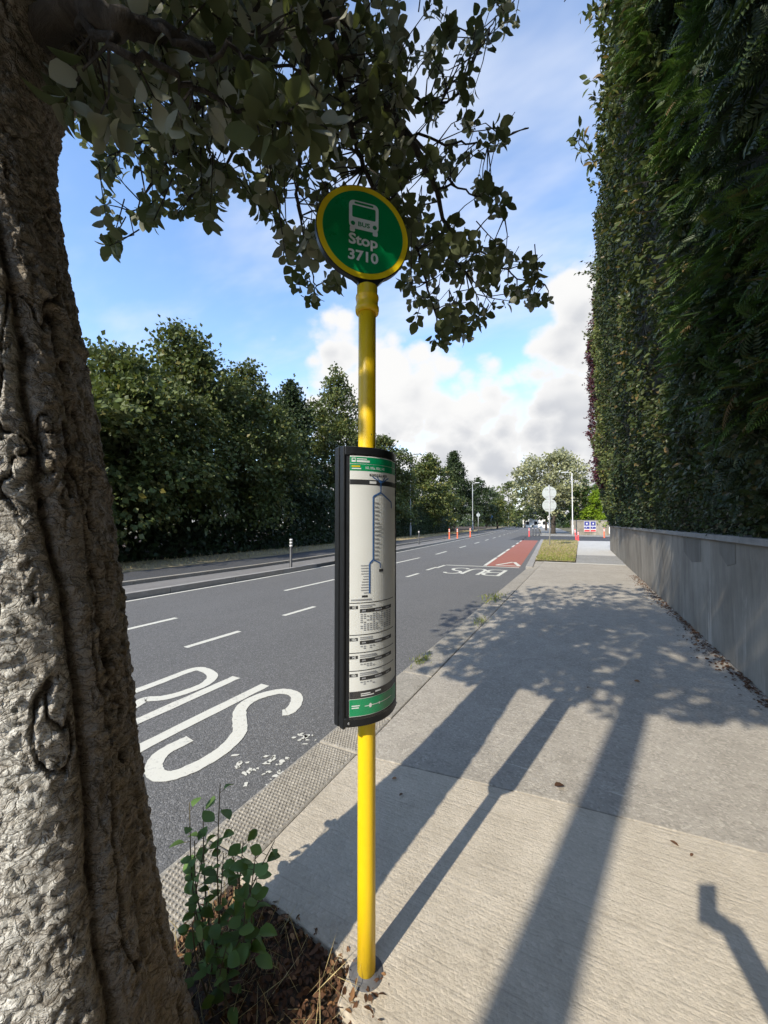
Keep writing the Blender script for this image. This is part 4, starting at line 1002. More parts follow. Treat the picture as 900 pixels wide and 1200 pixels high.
for (par, mt, y0, y1, cnt, sz) in ((lau, M_leaf_laurel, 5.2, 9.4, 26, .11), (horn, M_leaf_privet, 9.6, 15.2, 34, .10), (mid_t, M_leaf_sy, 15.6, 20.2, 34, .12), (plum, M_leaf_purple, 20.6, 25.2, 60, .13)):
    P = []; tw = MB()
    for _ in range(cnt):
        y = rsH.uniform(y0, y1); z = rsH.uniform(2.6, 12.6); x = float(hx(np.array(z), np.array(y))); a = np.array([x + .05, y, z]); L_ = rsH.uniform(.15, .5); e = a + np.array([-L_, rsH.uniform(-.2, .1), rsH.uniform(-.05, .35)])
        tw.tube([a + (.15, 0, -.05), (a + e) / 2 + (0, 0, .02), e], [.008, .006, .004], 4, False)
        for k in range(9): P.append(a + (e - a) * rsH.uniform(.25, 1.05) + rsH.normal(size=3) * .035)
    tag(tw.build("shoots", M_twig, par), kind='stuff'); P = np.array(P); n = len(P)
    leaf_obj("shoot_leaves", P, np.array([-.6, -.1, -.1]) + rsH.normal(size=(n, 3)) * .7, np.array([-.3, -.3, .7]) + rsH.normal(size=(n, 3)) * .5, sz * rsH.uniform(.7, 1.3, n), 'lance' if par is lau else 'quad', mt, par, rsH, 1.4)
priv = thing("privet_hedge", "small-leaved dark hedge sitting along the wall top under the tall trees", "hedge", (1.9, 10, 1.3))
hedge_leaves("foliage", 19000, 2.0, 11.5, 1.30, 3.6, .050, 'quad', M_leaf_privet, priv, 1.6)
hedge_leaves("far_foliage", 9000, 11.5, 25.3, 1.30, 3.2, .085, 'quad', M_leaf_dk, priv, 1.6)

# ------------------------------------------------------------------ free-standing trees
def leafy_tree(name, label, base, h, rx, ry, n, size, mat, seed, bottom=.18, cat="tree", group=None, limbs_on=True, spire=0.0, trunk_r=.16, clump=.45, nl=9):
    rs = np.random.RandomState(seed); base = np.array([base[0], base[1], base[2] if len(base) > 2 else 0.])
    t = thing(name, label, cat, tuple(base), group)
    zb = h * bottom; top = base + np.array([0, 0, h])
    MB().tube(smooth_path([base + (0, 0, -.2), base + (rs.uniform(-.1, .1), rs.uniform(-.1, .1), h * .3), base + (rs.uniform(-.3, .3), rs.uniform(-.3, .3), h * .62), base + (0, 0, h * .9)], 4),
              [trunk_r * (1 - .9 * k / 12) for k in range(13)], 8).build("trunk", M_bark_dk, t, True)
    lob = []
    for i in range(nl):
        f = (i + .5) / nl; zc = zb + (h - zb) * (.10 + .80 * f); env = (math.sin(math.pi * min(1, (.22 + .70 * f)))) ** .7 if not spire else (1 - f) ** .8 + .08
        a = i * 2.4 + rs.uniform(-.5, .5); q = env * rs.uniform(.35, .62); lr = (h - zb) * rs.uniform(.17, .25) if not spire else (h - zb) * .16
        sx = rx * (1 - .62) * (.7 + .6 * env)
        lob.append((base + np.array([rx * q * math.cos(a), ry * q * math.sin(a), zc]), np.array([max(.5, rx * .52 * env), max(.5, ry * .52 * env), lr])))
        if i % 2 == 0 and limbs_on:
            MB().tube(smooth_path([base + (0, 0, max(.4, zc * .55)), base + np.array([rx * q * .5 * math.cos(a), ry * q * .5 * math.sin(a), zc * .85]), lob[-1][0]], 3), [trunk_r * .4, trunk_r * .33, trunk_r * .28, trunk_r * .22, trunk_r * .16, trunk_r * .12, .02], 6).build("branch", M_bark_dk, t, True)
    per = n // nl; P = []; N = []
    for (c, r) in lob:
        nc = max(10, per // 22); d = rdir(rs, nc); d[:, 2] = np.where(d[:, 2] < -.3, -d[:, 2], d[:, 2]); d /= np.linalg.norm(d, axis=1, keepdims=True)
        cc = c + d * r * rs.uniform(.72, 1.08, (nc, 1)); k = rs.randint(0, nc, per)
        p = cc[k] + rs.normal(size=(per, 3)) * np.array([.5, .5, .30]) * clump * (.6 + .8 * rs.rand(per, 1)); P.append(p); N.append(d[k] * .8 + np.array([0, 0, .55]))
    P = np.concatenate(P); N = np.concatenate(N) + rs.normal(size=P.shape) * .5; P[:, 2] = np.maximum(P[:, 2], base[2] + .1)
    out = P - (base + np.array([0, 0, h * .5])); X = out / (np.linalg.norm(out, axis=1, keepdims=True) + 1e-6) + rs.normal(size=P.shape) * .6 + np.array([0, 0, -.3])
    leaf_obj("crown", P, X, N, size * rs.uniform(.6, 1.25, len(P)), 'quad', mat, t, rs, 1.5)
    return t
def row_at(px, X): p = atX(px, 613, X); return p[0], p[1]
rowg = "trees along the far side of the road"
for i, (px, top, X, rx, n, size, mat, sp, lab) in enumerate([
    (40, 420, -15.0, 3.2, 5000, .20, M_leaf_sy, 0, "green roadside tree mostly hidden behind the pale leaning trunk"),
    (140, 400, -15.2, 3.0, 9000, .17, M_leaf_sy, 0, "broad green tree across the road, just right of the leaning trunk"),
    (212, 374, -16.0, 3.3, 10000, .17, M_leaf_sy, 0, "tallest rounded green tree across the road, left of the bollard"),
    (285, 428, -16.0, 3.0, 8000, .18, M_leaf_sy, 0, "rounded green tree across the road with a sunlit clump"),
    (342, 428, -17.0, 2.8, 7000, .19, M_leaf_dk, .6, "pointed darker tree rising across the road left of the yellow pole"),
    (392, 420, -17.0, 2.6, 7000, .20, M_leaf_sy, 0, "slender tall tree just left of the bus stop pole"),
    (448, 505, -16.8, 3.6, 6000, .24, M_leaf_sy, 0, "green tree across the road seen just right of the timetable case"),
    (500, 532, -18.5, 4.0, 5500, .27, M_leaf_lt, 0, "lighter green tree between the two left lamp posts"),
    (532, 520, -20.5, 4.2, 6000, .30, M_leaf_dk, .8, "tall dark pointed tree behind the left lamp post"),
    (556, 560, -21.5, 4.5, 4500, .33, M_leaf_dk, 0, "dark tree beside the far bend of the road")]):
    x, y = row_at(px, X + (float(bend(atX(px, 613, X)[1])) if px < 500 else 0)); D = float(np.dot(np.array([x, y, CH]) - C_, f_)); h = (CH + (613 - top) * D / F) * .87
    leafy_tree("roadside_tree", lab, (x, y, .1), h, rx * 1.2, rx * 1.2, int(n * 2.3), size * 1.12, mat, 40 + i, .08, group=rowg, spire=sp, clump=.50 if px < 420 else .6, nl=11)
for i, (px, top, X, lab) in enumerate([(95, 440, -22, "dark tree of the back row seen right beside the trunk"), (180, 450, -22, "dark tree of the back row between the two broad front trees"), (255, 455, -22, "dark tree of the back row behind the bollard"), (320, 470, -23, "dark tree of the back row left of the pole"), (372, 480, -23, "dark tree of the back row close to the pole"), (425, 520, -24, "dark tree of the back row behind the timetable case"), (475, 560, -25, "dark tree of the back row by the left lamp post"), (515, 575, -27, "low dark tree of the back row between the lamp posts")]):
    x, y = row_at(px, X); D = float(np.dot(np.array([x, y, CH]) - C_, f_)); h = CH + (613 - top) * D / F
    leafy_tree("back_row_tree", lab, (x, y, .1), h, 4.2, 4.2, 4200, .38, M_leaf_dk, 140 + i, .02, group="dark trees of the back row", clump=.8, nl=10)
# low growth under the row, nobody could count it
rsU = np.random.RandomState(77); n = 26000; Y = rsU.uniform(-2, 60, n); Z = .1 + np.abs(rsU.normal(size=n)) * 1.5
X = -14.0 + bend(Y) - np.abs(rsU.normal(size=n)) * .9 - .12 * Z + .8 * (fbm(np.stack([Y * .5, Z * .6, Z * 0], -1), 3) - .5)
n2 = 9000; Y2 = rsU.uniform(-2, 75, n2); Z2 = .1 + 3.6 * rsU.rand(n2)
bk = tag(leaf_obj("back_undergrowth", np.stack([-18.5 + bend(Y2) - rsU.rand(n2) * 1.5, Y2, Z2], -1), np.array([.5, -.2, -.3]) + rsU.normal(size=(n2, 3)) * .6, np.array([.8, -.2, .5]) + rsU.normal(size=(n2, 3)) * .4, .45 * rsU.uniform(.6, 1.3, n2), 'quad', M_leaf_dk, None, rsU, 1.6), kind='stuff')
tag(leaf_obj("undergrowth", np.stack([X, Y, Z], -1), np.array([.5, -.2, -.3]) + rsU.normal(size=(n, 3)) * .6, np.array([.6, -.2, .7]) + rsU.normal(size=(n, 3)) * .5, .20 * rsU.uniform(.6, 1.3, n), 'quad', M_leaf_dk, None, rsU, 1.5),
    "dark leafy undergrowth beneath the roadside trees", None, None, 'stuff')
n = 9000; Y = rsU.uniform(0, 70, n) ** 1.0; X = bend(Y) - 11.6 - rsU.rand(n) * 2.6
tag(leaf_obj("verge_grass", np.stack([X, Y, np.full(n, .11)], -1), rsU.normal(size=(n, 3)) * .4 + np.array([0, 0, 1.]), rdir(rsU, n), .11 * rsU.uniform(.5, 1.3, n), 'quad', M_straw, None, rsU, .30), kind='stuff')
n3 = 5200; A3 = rsU.uniform(-60, 26, n3); Y3 = 150 + rsU.rand(n3) * 40; Z3 = 5.5 * rsU.rand(n3) ** 1.3
tag(leaf_obj("distant_wood", np.stack([A3 - 14, Y3, Z3], -1), rdir(rsU, n3), np.array([0, -.8, .5]) + rsU.normal(size=(n3, 3)) * .4, 1.1 * rsU.uniform(.6, 1.3, n3), 'quad', M_leaf_dk, None, rsU, 1.6), kind='stuff')
# trees towards the far end of the road, and behind the side road
far = "trees at the far end of the road"
for i, (px, top, Y, rx, n, size, mat, nm, lab, b_) in enumerate([
    (648, 524, 60, 5.6, 11000, .36, M_leaf_pale, "whitebeam_tree", "large pale rounded tree beyond the side road junction", .22),
    (583, 583, 95, 4.0, 3000, .40, M_leaf_lt, "far_tree", "yellowish green small tree left of the road's end", .1),
    (596, 562, 130, 8.0, 3500, .60, M_leaf_sy, "far_tree", "green treetop rising over the road's vanishing end", .05),
    (615, 572, 150, 8.0, 3000, .65, M_leaf_sy, "far_tree", "green tree beyond the pale house", .05),
    (570, 570, 110, 6.0, 3500, .50, M_leaf_dk, "far_tree", "dark tree where the road bends out of sight", .05),
    (640, 575, 85, 4.0, 3000, .45, M_leaf_dk, "far_tree", "dark tree in shade behind the pale rounded tree", .2)]):
    p = atY(px, 613, Y); D = float((p - C_) @ f_); h = (CH + (613 - top) * D / F) * .92
    leafy_tree(nm, lab, (p[0], p[1], -.05), h, rx, rx, n, size, mat, 70 + i, b_, group=None if i == 0 else far, trunk_r=.35 if i == 0 else .25, clump=.8, nl=12)
for (px, top, Y, rx, n, size, mat, nm, lab, cat, b_) in [
    (688, 566, 59.5, 2.6, 6500, .22, M_leaf_cyp, "clipped_conifer", "dark green clipped conifer behind the poster wall", "tree", .02),
    (703, 579, 57.8, 2.0, 8000, .20, M_leaf_lime, "golden_bush", "bright yellow-green bush above the poster wall", "bush", .02),
    (672, 570, 66, 2.6, 4000, .25, M_leaf_dk, "clipped_conifer", "very dark conifer behind the white lamp post", "tree", .02),
    (722, 560, 66, 4.0, 4000, .30, M_leaf_sy, "garden_tree", "garden tree half hidden by the end of the hedge", "tree", .1)]:
    p = atY(px, 613, Y); D = float((p - C_) @ f_); h = CH + (613 - top) * D / F
    leafy_tree(nm, lab, (p[0], p[1], -.05), h, rx, rx, n, size, mat, int(px), b_, cat=cat, clump=.4, nl=10)

# ------------------------------------------------------------------ street furniture and far things
def lamp_post(px, base_y, top_y, Y, label, arm=1, col=None):
    p = atY(px, 613, Y); p[2] = -.05; D = float((p - C_) @ f_); h = CH + (613 - top_y) * D / F
    t = thing("lamp_post", label, "lamp post", tuple(p), "street lamp posts"); c = col or M_greypost
    MB().tube([p, p + (0, 0, 1.3)], [.095, .09], 12).build("base_column", c, t, True)
    MB().tube([p + (0, 0, 1.25), p + (0, 0, 1.35), p + (0, 0, h * .7), p + (0, 0, h - .1)], [.09, .062, .05, .042], 12).build("shaft", c, t, True)
    MB().tube(smooth_path([p + (0, 0, h - .15), p + (arm * .1, 0, h - .02), p + (arm * .5, 0, h + .05)], 4), .028, 8).build("bracket_arm", c, t, True)
    MB().box(p[0] + arm * .75 - .38, p[0] + arm * .75 + .38, p[1] - .14, p[1] + .14, h - .02 + p[2], h + .13 + p[2]).build("lantern", M_greypost, t, bevel=.05)
    MB().box(p[0] - .05, p[0] + .05, p[1] - .1, p[1] - .085, .5, 1.0).build("access_door", c, t)
    return t
lamp_post(481, 630, 532, 37.5, "grey lamp post at far left, seen just right of the timetable case")
lamp_post(554, 624, 566, 61.0, "grey lamp post with white lantern by the far kerb")
lamp_post(596, 618, 587, 112.0, "most distant grey lamp post near the end of the road")
lamp_post(671, 627, 553, 54.0, "slim white lamp post on the side road corner", arm=-1, col=M_whitep)

def sign_post(px, Y, top_y, discs, label, mat, faces=None, z0=0.0, rad=.038):
    p = atY(px, 613, Y); p[2] = z0 - .1; D = float((p - C_) @ f_); h = CH + (613 - top_y) * D / F
    t = thing("road_sign", label, "road sign", (p[0], p[1], z0)); MB().tube([p, (p[0], p[1], h)], rad, 12).build("post", M_greypost if rad < .05 else M_galv, t, True)
    n = np.array([C_[0] - p[0], C_[1] - p[1], 0]); n /= np.linalg.norm(n); rr = np.array([-n[1], n[0], 0])
    for (cy, r) in discs:
        zc = CH + (613 - cy) * D / F; c = np.array([p[0], p[1], zc]) - n * .06; V = []; Fc = []
        for o in (.010, -.010):
            V += [c + rr * r * math.cos(6.2832 * k / 32) + UPZ * r * math.sin(6.2832 * k / 32) + n * o for k in range(32)]
        Fc = [tuple(range(32)), tuple(range(63, 31, -1))] + [(k, 32 + k, 32 + (k + 1) % 32, (k + 1) % 32) for k in range(32)]
        pl = mesh("sign_plate", V, Fc, mat, t)
        if faces is None:
            for s in (-.55, .55):
                q = c + UPZ * r * s + n * .022; w = r * .62
                a = [q + rr * sx * w + UPZ * sz * .022 + n * so for so in (-.010, .010) for sx, sz in ((-1, -1), (1, -1), (1, 1), (-1, 1))]
                mesh("fixing_rail", a, [(0, 3, 2, 1), (4, 5, 6, 7), (0, 1, 5, 4), (1, 2, 6, 5), (2, 3, 7, 6), (3, 0, 4, 7)], M_galv, pl)
    return t
sign_post(644, 27.5, 568, [(577.5, .43), (592, .43)], "post on the grass island with two round grey sign backs", M_signback, None, .03)
sign_post(575.5, 88, 602, [(605.5, .36)], "distant round blue sign on the far footpath", plain("sign_blue", (.05, .16, .40), .4), 1)
sign_post(560.5, 62, 600, [(603.5, .28)], "small pale round sign on a thin post by the far footpath", M_signback, 1)

def bollard(name, p, h, r, mat, band, label, group, bands=((.70, .78), (.84, .92)), tilt=(0, 0)):
    t = thing(name, label, "bollard", tuple(p), group)
    def q(f): return np.array([p[0] + tilt[0] * f, p[1] + tilt[1] * f, p[2] + h * f])
    MB().tube([q(-.02), q(.03), q(.06), q(.95), q(.985), q(1)], [r * 1.7, r * 1.7, r, r, r * .8, r * .3], 14).build("post", mat, t, True)
    for a, b in bands: MB().tube([q(a), q(b)], r * 1.06, 14).build("reflective_band", band, t, True)
    return t
b0 = G(347, 666.5, .03); b0[0] = -8.42
bollard("kerb_bollard", (b0[0], b0[1], .03), .98, .045, M_darkpost, M_whitep, "dark bollard with three white bands on the far kerb", None, ((.72, .78), (.82, .88), (.92, .97)))
bollard("kerb_bollard", (-9.6 + float(bend(25)) * .5, 25.4, .03), .98, .045, M_darkpost, M_whitep, "dark bollard on the far kerb below the left lamp post", None, ((.82, .9),))
og = "orange posts on the far side"
for (px, Y, lab, m_) in [(526.5, 35, "leftmost of the three orange posts by the far kerb", M_orange), (536, 35.5, "middle one of the three orange posts by the far kerb", M_orange), (551, 40.5, "rightmost of the three orange posts by the far kerb", M_orange)]:
    p = atY(px, 620, Y); bollard("traffic_post", (p[0], p[1], .03), .95, .06, m_, M_whitep, lab, og)
for (px, Y, lab, tl) in [(675, 40.0, "red and white post leaning beside the grass island", (-.10, 0)), (677.5, 37.6, "short upright red post beside the leaning one", (0, 0)), (708, 47.5, "orange post below the bright yellow-green bush", (0, 0)), (719.5, 45.0, "orange post in front of the white notice board", (0, 0)), (620, 47.5, "red post at the far end of the red cycle lane", (0, 0))]:
    p = atY(px, 620, Y); bollard("traffic_post", (p[0], p[1], -.05), .98 if 'short' not in lab else .8, .065, M_redp if 'red' in lab else M_orange, M_whitep, lab, "red and orange posts round the junction", tilt=tl)
for k, px in enumerate((624.5, 628, 632)):
    p = atY(px, 620, 49.5 + k * .8); bollard("footpath_bollard", (p[0], p[1], -.02), 1.0, .06, M_darkpost, M_whitep, ("black bollard nearest the red post at the lane end", "middle of three black bollards at the junction corner", "black bollard nearest the pale tree's trunk")[k], "black bollards at the junction corner", ((.86, .92),))

# poster wall across the side road
pw = thing("garden_wall", "pale rendered garden wall with posters across the side road", "wall", (4, 56, 0))
for i in range(7):
    x0 = -1.2 + i * 2.4; MB().box(x0 + .006, x0 + 2.394, 56, 56.25, -.2, 1.80).build("wall_panel", M_wall[(i + 1) % 3] if i != 3 else M_slab3, pw); MB().box(x0 + .004, x0 + 2.396, 55.94, 56.31, 1.803, 1.88).build("coping_stone", M_coping, pw)
def poster(px0, px1, y0, y1, label, red):
    a, b = atY(px0, y0, 55.9), atY(px1, y1, 55.9); t = thing("wall_poster", label, "poster", (a[0], 55.9, b[2]), "posters on the garden wall")
    x0, x1, z1, z0 = a[0], b[0], a[2], b[2]
    MB().box(x0, x1, 55.90, 55.93, z0, z1).build("board", M_whitep, t)
    H_ = z1 - z0; MB().box(x0 + .03, x1 - .03, 55.893, 55.899, z0 + H_ * .56, z1 - .03).build("blue_panel", M_blue, t)
    MB().box(x0 + .25, x1 - .25, 55.886, 55.892, z0 + H_ * .70, z0 + H_ * .84).build("print_block", M_whitep, t)
    MB().box(x0 + .03, x1 - .03, 55.893, 55.899, z0 + H_ * .26, z0 + H_ * .50).build("blue_panel", M_blue, t)
    MB().add([(x0 + .2, 55.89, z0 + H_ * .3), (x1 - .35, 55.89, z0 + H_ * .42), (x1 - .35, 55.89, z0 + H_ * .47), (x0 + .2, 55.89, z0 + H_ * .36)], [(0, 1, 2, 3)]).build("print_stroke", M_whitep, t)
    MB().box(x0 + .03, x1 - .03, 55.893, 55.899, z0 + .03, z0 + H_ * .20).build("red_strip", M_redp, t)
poster(684.3, 691.2, 610.8, 623.2, "left one of the blue and red wall posters", 1); poster(691.8, 698.6, 610.8, 623.2, "right one of the blue and red wall posters", 1)
a, b = atY(713.5, 612, 55.7), atY(725.5, 625.5, 55.7); nb = thing("notice_board", "white notice board with dark top strips against the garden wall", "notice board", (a[0], 55.7, b[2]))
MB().box(a[0], b[0], 55.68, 55.75, b[2], a[2]).build("board", M_whitep, nb)
for s in (0, 1): w = (b[0] - a[0]); MB().box(a[0] + w * (.1 + .45 * s), a[0] + w * (.45 + .45 * s), 55.66, 55.679, a[2] - .42, a[2] - .25).build("dark_strip", M_ink, nb)
for s in (.06, .92): w = (b[0] - a[0]); MB().box(a[0] + w * s, a[0] + w * s + .05, 55.69, 55.74, -.1, b[2] - .002).build("leg", M_whitep, nb)

# pale house far down the road
hp = atY(628, 613, 150); hp[2] = -.1
house = thing("far_house", "pale house glimpsed at the far end of the road", "house", tuple(hp)); x, y = hp[0], hp[1]
M_roof = plain("slate_roof", (.10, .095, .095), .8, 0, .2, 4); M_win = plain("dark_window", (.02, .022, .025), .15, 0, .1)
MB().box(x - 4.5, x + 4.5, y, y + 7, -.2, 4.6).build("wall", M_whitep, house)
MB().add([(x - 4.8, y - .3, 4.6), (x + 4.8, y - .3, 4.6), (x + 4.8, y + 7.3, 4.6), (x - 4.8, y + 7.3, 4.6), (x - 4.8, y + 3.5, 6.9), (x + 4.8, y + 3.5, 6.9)], [(0, 1, 5, 4), (2, 3, 4, 5), (1, 2, 5), (3, 0, 4), (3, 2, 1, 0)]).build("roof", M_roof, house)
for wx in (-2.8, 0, 2.8):
    for wz in (.9, 3.0): MB().box(x + wx - .55, x + wx + .55, y - .03, y - .003, wz, wz + 1.15).build("window", M_win, house)

# ------------------------------------------------------------------ behind the camera: next street tree and the photographer, known from their shadows
rsB = np.random.RandomState(9)
bt = leafy_tree("street_tree", "second street tree behind the camera, straight tall trunk casting a shadow on the path", (-1.14, -3.55, 0), 8.6, 1.7, 1.7, 5200, .11, M_leaf_wb, 91, .72, limbs_on=False, trunk_r=.05, clump=.35, nl=9)
bp = np.array([-1.14, -3.55, 0.]); MB().tube(smooth_path([bp + (0, 0, -.1), bp + (.01, .02, 1.5), bp + (-.01, 0, 3.5), bp + (.02, .02, 5.4), bp + (0, 0, 7)], 6), [.15] + [.118] * 6 + [.114] * 6 + [.108] * 6 + [.09] * 6, 20).build("trunk", M_trunk, bt, True)

def person():
    t = thing("person", "person in dark jacket and jeans holding up a phone", "person", (.42, -.38, 0))
    M_skin = plain("skin", (.55, .33, .24), .5, 0, .08); M_jkt = plain("dark_jacket", (.035, .04, .055), .8, 0, .2); M_jean = plain("jeans", (.05, .07, .13), .85, 0, .2); M_hair = plain("brown_hair", (.05, .03, .02), .6, 0, .2); M_shoe = plain("dark_shoes", (.03, .03, .03), .6)
    o = np.array([.42, -.38, 0.]); fw = np.array([-.40, .917, 0]); rt = np.array([.917, .40, 0])
    def W(a, b, c): return o + rt * a + fw * b + UPZ * c
    hand = np.array([.065, -.055, 1.45])
    J = [W(0, 0, .94), W(0, 0, 1.12), W(0, .01, 1.32), W(0, .01, 1.42), W(0, .03, 1.50), W(0, .05, 1.59), W(0, .05, 1.68),
         W(-.10, 0, .88), W(-.11, .03, .48), W(-.11, 0, .09), W(-.12, .13, .04), W(.10, 0, .88), W(.11, .02, .48), W(.12, -.02, .09), W(.14, .11, .04),
         W(-.18, .01, 1.38), None, hand + np.array([.03, -.04, -.05]), hand, W(.18, .01, 1.38), W(.23, -.02, 1.10), W(.21, .10, .88), W(.20, .13, .80)]
    J[16] = np.array([.235, -.16, 1.17])
    Rr = [.135, .125, .15, .10, .052, .095, .088, .09, .062, .045, .04, .09, .062, .045, .04, .062, .050, .042, .046, .062, .045, .032, .036]
    E_ = [(0, 1), (1, 2), (2, 3), (3, 4), (4, 5), (5, 6), (0, 7), (7, 8), (8, 9), (9, 10), (0, 11), (11, 12), (12, 13), (13, 14), (2, 15), (15, 16), (16, 17), (17, 18), (2, 19), (19, 20), (20, 21), (21, 22)]
    me = bpy.data.meshes.new("body"); me.from_pydata([tuple(p - o) for p in J], E_, []); b = bpy.data.objects.new("body", me); link(b, t)
    sk = b.modifiers.new("skin", 'SKIN')
    for i, r in enumerate(Rr): me.skin_vertices[0].data[i].radius = (r, r * (.72 if i in (0, 1, 2, 3) else 1)); me.skin_vertices[0].data[i].use_root = (i == 0)
    ss = b.modifiers.new("sub", 'SUBSURF'); ss.levels = 2; ss.render_levels = 2
    # body colours by height: shoes, jeans, jacket, skin
    M = Mat("clothed_body"); gp = M.N("ShaderNodeTexCoord").outputs['Object']; sx = M.N("ShaderNodeSeparateXYZ"); M.L(gp, sx.inputs[0]); z = sx.outputs[2]
    c = M.mix(M.step(z, .10, .11), (.03, .03, .03), (.05, .07, .13)); c = M.mix(M.step(z, .89, .90), c, (.035, .04, .055)); c = M.mix(M.step(z, 1.455, 1.465), c, (.55, .33, .24))
    M.set('Base Color', c).set('Roughness', .75); me.materials.append(M.m)
    hd = W(0, .05, 1.665); V, Fc = lathe([(.02, .11), (.07, .095), (.098, .05), (.104, 0), (.098, -.04), (.085, -.06)], (0, 0, 0), 20)
    mesh("hair", [hd + np.array([v[0] * .95, v[1] * 1.05, v[2]]) - fw * .022 for v in V], Fc, M_hair, t, True)
    for s in (-1, 1):
        e = W(.035 * s, .135, 1.655); V, Fc = lathe([(.001, -.012), (.010, -.006), (.012, 0), (.010, .006), (.001, .012)], e, 10); mesh("eye", V, Fc, M_ink, t, True)
        V, Fc = lathe([(.003, -.03), (.014, -.015), (.016, .01), (.006, .03)], W(.098 * s, .04, 1.635), 10); mesh("ear", V, Fc, M_skin, t, True)
    MB().tube([W(0, .135, 1.655), W(0, .155, 1.625), W(0, .138, 1.610)], [.008, .016, .012], 8).build("nose", M_skin, t, True)
    MB().tube([W(-.025, .138, 1.575), W(0, .146, 1.573), W(.025, .138, 1.575)], .006, 6).build("mouth", plain("lips", (.40, .16, .14), .5), t, True)
    back = -f_ * .016; ra, ua = r_, u_
    for k in range(4):        # fingers closed round the phone's lower edge
        q = C_ + back * 1.6 - ua * (.075 + .019 * k) + ra * .042
        MB().tube([hand, (hand + q) / 2 - f_ * .012, q + back * .4, q - ra * .02 + f_ * .004], [.010, .0095, .0085, .007], 7).build("finger", M_skin, t, True)
    q = C_ + back - ua * .10 - ra * .025; MB().tube([hand - ua * .01, (hand + q) / 2 - f_ * .03, q - f_ * .012], [.012, .011, .009], 7).build("thumb", M_skin, t, True)
    ph = thing("phone", "black phone held up by the photographer", "phone", tuple(C_ - f_ * .02))
    cor = [C_ - f_ * d + ra * sx_ + ua * sz for d in (.010, .018) for sx_, sz in ((-.018, -.125), (.054, -.125), (.054, .022), (-.018, .022))]
    MB().add(cor, [(3, 2, 1, 0), (4, 5, 6, 7), (0, 1, 5, 4), (1, 2, 6, 5), (2, 3, 7, 6), (3, 0, 4, 7)]).build("body", M_ink, ph, bevel=.002)
    scr = [C_ - f_ * .0184 + ra * sx_ + ua * sz for sx_, sz in ((-.015, -.121), (.051, -.121), (.051, .018), (-.015, .018))]; mesh("screen", scr, [(0, 1, 2, 3)], M_win, ph)
person()

# ------------------------------------------------------------------ weeds, litter, small stuff
rsW = np.random.RandomState(31)
def weed(name, label, stems, n_leaf, size, mat=M_leaf_weed):
    base = stems[0][0]; t = thing(name, label, "weed", tuple(base), "weeds at the foot of the tree")
    P, X, N, S = [], [], [], []
    for st in stems:
        p = smooth_path(st, 6); MB().tube(p, [.0035 - .002 * k / (len(p) - 1) for k in range(len(p))], 5).build("stem", M_stem, t)
        for k in range(n_leaf):
            q = p[int((.25 + .75 * (k + .5) / n_leaf) * (len(p) - 1))]; a = k * 2.3 + rsW.uniform(-.4, .4); d = np.array([math.cos(a), math.sin(a), rsW.uniform(-.1, .35)])
            P.append(q + d * .018); X.append(d); N.append(np.array([0, 0, 1.]) + rsW.normal(size=3) * .35); S.append(size * rsW.uniform(.6, 1.2))
            MB().tube([q, q + d * .02], .0012, 4).build("leaf_stalk", M_stem, t)
    leaf_parts(np.array(P), np.array(X), np.array(N), np.array(S), 'ovate', mat, t, rsW); return t
M_stem = plain("weed_stem", (.10, .085, .04), .7, 0, .3)
def wst(px, py, px2, py2, d0, d1):
    a = pd(px, py, d0); a[2] = max(a[2], -.03); b = pd(px2, py2, d1); m_ = (a + b) / 2 + rsW.normal(size=3) * .02; return [a, m_, b]
weed("sapling_weed", "leafy green weed shoot standing between trunk and kerb", [wst(250, 1130, 238, 945, 1.30, 1.42), wst(262, 1140, 258, 918, 1.28, 1.40), wst(258, 1140, 285, 985, 1.28, 1.38), wst(250, 1140, 262, 1000, 1.26, 1.34), wst(256, 1140, 228, 985, 1.28, 1.36), wst(240, 1130, 240, 990, 1.3, 1.38), wst(245, 1140, 222, 940, 1.30, 1.40), wst(255, 1120, 272, 1000, 1.3, 1.4)], 10, .050)
weed("sapling_weed", "dark leafy weed shoot leaning right towards the concrete slab", [wst(285, 1130, 322, 985, 1.28, 1.36), wst(280, 1135, 300, 1000, 1.27, 1.36), wst(290, 1140, 292, 1040, 1.25, 1.3)], 9, .056)
weed("low_weed", "low dark weed hugging the shaded trunk base", [wst(250, 1190, 225, 1080, 1.18, 1.22), wst(262, 1190, 285, 1095, 1.18, 1.24), wst(240, 1180, 245, 1075, 1.2, 1.25), wst(275, 1190, 265, 1110, 1.16, 1.2)], 9, .052)
# dry stalks and straw
n = 700; X0 = rsW.uniform(PX0 + .02, PX1 - .08, n); Y0 = rsW.uniform(.45, PY1 - .05, n); P = np.stack([X0, Y0, np.full(n, -.02)], -1)
wgt = np.exp(-((X0 + 1.2) / .2) ** 2) + .35; kk = rsW.rand(n) < wgt; P = P[kk]; n = len(P)
tag(leaf_obj("dry_grass", P, rsW.normal(size=(n, 3)) * np.array([.55, .55, .2]) + np.array([0, 0, .7]), rdir(rsW, n), rsW.uniform(.06, .20, n), 'quad', M_straw, None, rsW, .03), kind='stuff')
# dead leaves filling the pit
n = 5200; X0 = rsW.uniform(PX0, PX1 + .01, n); Y0 = rsW.uniform(.2, PY1 + .02, n)
P = np.stack([X0, Y0, -.022 + rsW.rand(n) * .026], -1)
tag(leaf_obj("leaf_litter", P, np.concatenate([rsW.normal(size=(n, 2)), rsW.normal(size=(n, 1)) * .25], 1), np.array([0, 0, 1.]) + rsW.normal(size=(n, 3)) * .45, rsW.uniform(.010, .032, n), 'ovate', M_dead, None, rsW, .8), kind='stuff')
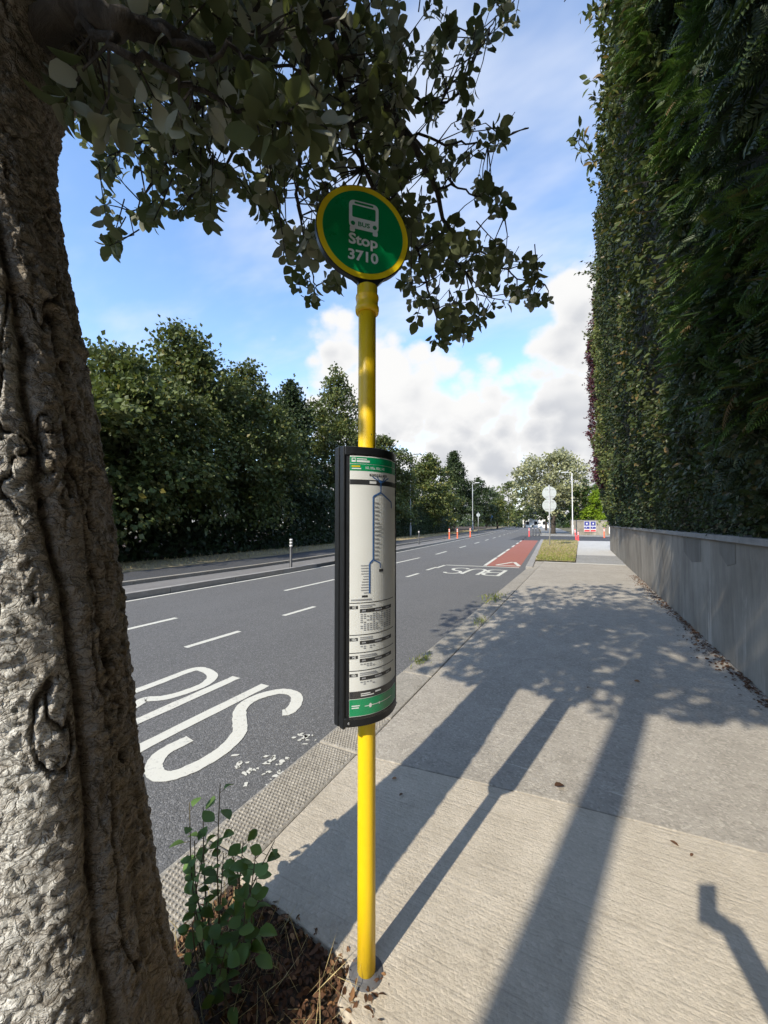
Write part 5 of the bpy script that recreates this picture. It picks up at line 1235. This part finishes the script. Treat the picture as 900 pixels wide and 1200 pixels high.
# brown litter along the wall foot and in the kerb joint
n = 2200; Y0 = 2.2 + 11 * rsW.rand(n) ** 1.3; X0 = 1.40 - np.abs(rsW.normal(size=n)) * .055 * (1 + .9 * (fbm(np.stack([Y0 * .9, Y0 * 0, Y0 * 0], -1), 2) > .5)); P = np.stack([X0, Y0, np.full(n, .005)], -1)
tag(leaf_obj("wall_foot_litter", P, np.concatenate([rsW.normal(size=(n, 2)), rsW.normal(size=(n, 1)) * .15], 1), np.array([0, 0, 1.]) + rsW.normal(size=(n, 3)) * .3, rsW.uniform(.012, .040, n), 'round', M_dead, None, rsW, .8), kind='stuff')
for i, (px, py, s, lab) in enumerate([(650, 921, .060, "curled brown leaf on the pale slab between the two shadows"), (688, 806, .045, "small reddish leaf beyond the slab joint"), (750, 799, .050, "dark fallen leaf at the end of the trunk shadow"), (785, 985, .035, "tiny twig-like leaf near the slab joint at right"), (812, 1000, .02, "smallest crumb of leaf at right of the pale slab"), (465, 912, .03, "shrivelled leaf just right of the pole below the case"), (472, 930, .025, "tiny shrivelled leaf lower right of the other one by the pole")]):
    c = G(px, py, .008); x, y, z = frames(rsW.normal(size=(1, 3)) * np.array([[1, 1, .1]]), np.array([[0, 0, 1.]]) + rsW.normal(size=(1, 3)) * .25)
    o = leaf_obj("fallen_leaf", c[None], x, z, s, 'round', M_dead, None, rsW, .8, False); tag(o, lab, "leaf", "dead leaves lying on the footpath")
# grass tufts in the kerb joint
for i, (px, py, w, h, lab) in enumerate([(578, 701, .16, .09, "largest green grass tuft growing out of the kerb"), (495, 773, .07, .05, "small green weed tuft on the kerb near the timetable case"), (563, 728, .09, .05, "flat dull tuft in the joint between kerb and path")]):
    c = G(px, py); n = 130; P = c + rsW.normal(size=(n, 3)) * np.array([w * .6, w * 1.6, 0]); P[:, 2] = -.006
    o = leaf_obj("grass_tuft", P, rsW.normal(size=(n, 3)) * .5 + np.array([0, 0, .8]), rdir(rsW, n), h * rsW.uniform(.5, 1.3, n), 'quad', M_grass, None, rsW, .30, False); tag(o, lab, "grass tuft", "tufts growing in the kerb")
# grass on the island
n = 11000; Y0 = 14.4 + 22.3 * rsW.rand(n) ** 1.4; x0 = xr(Y0) + .25; x1 = np.where(Y0 < 16.4, -1.33, -.24); X0 = x0 + (x1 - x0) * rsW.rand(n)
kp = (Y0 > 16.4)
P = np.stack([X0, Y0, np.full(n, .035)], -1)[kp]; n = len(P); lush = np.exp(-(P[:, 1] - 16.4) / 3.0)
g = rsW.rand(n) < (.30 + .6 * lush)
for nm, sel, mt, hh in (("island_grass", g, M_grass, .085), ("island_dry_grass", ~g, M_straw, .06)):
    q = P[sel]; m_ = len(q); tag(leaf_obj(nm, q, rsW.normal(size=(m_, 3)) * .45 + np.array([0, 0, .9]), rdir(rsW, m_), hh * rsW.uniform(.5, 1.4, m_), 'quad', mt, None, rsW, .4), kind='stuff')
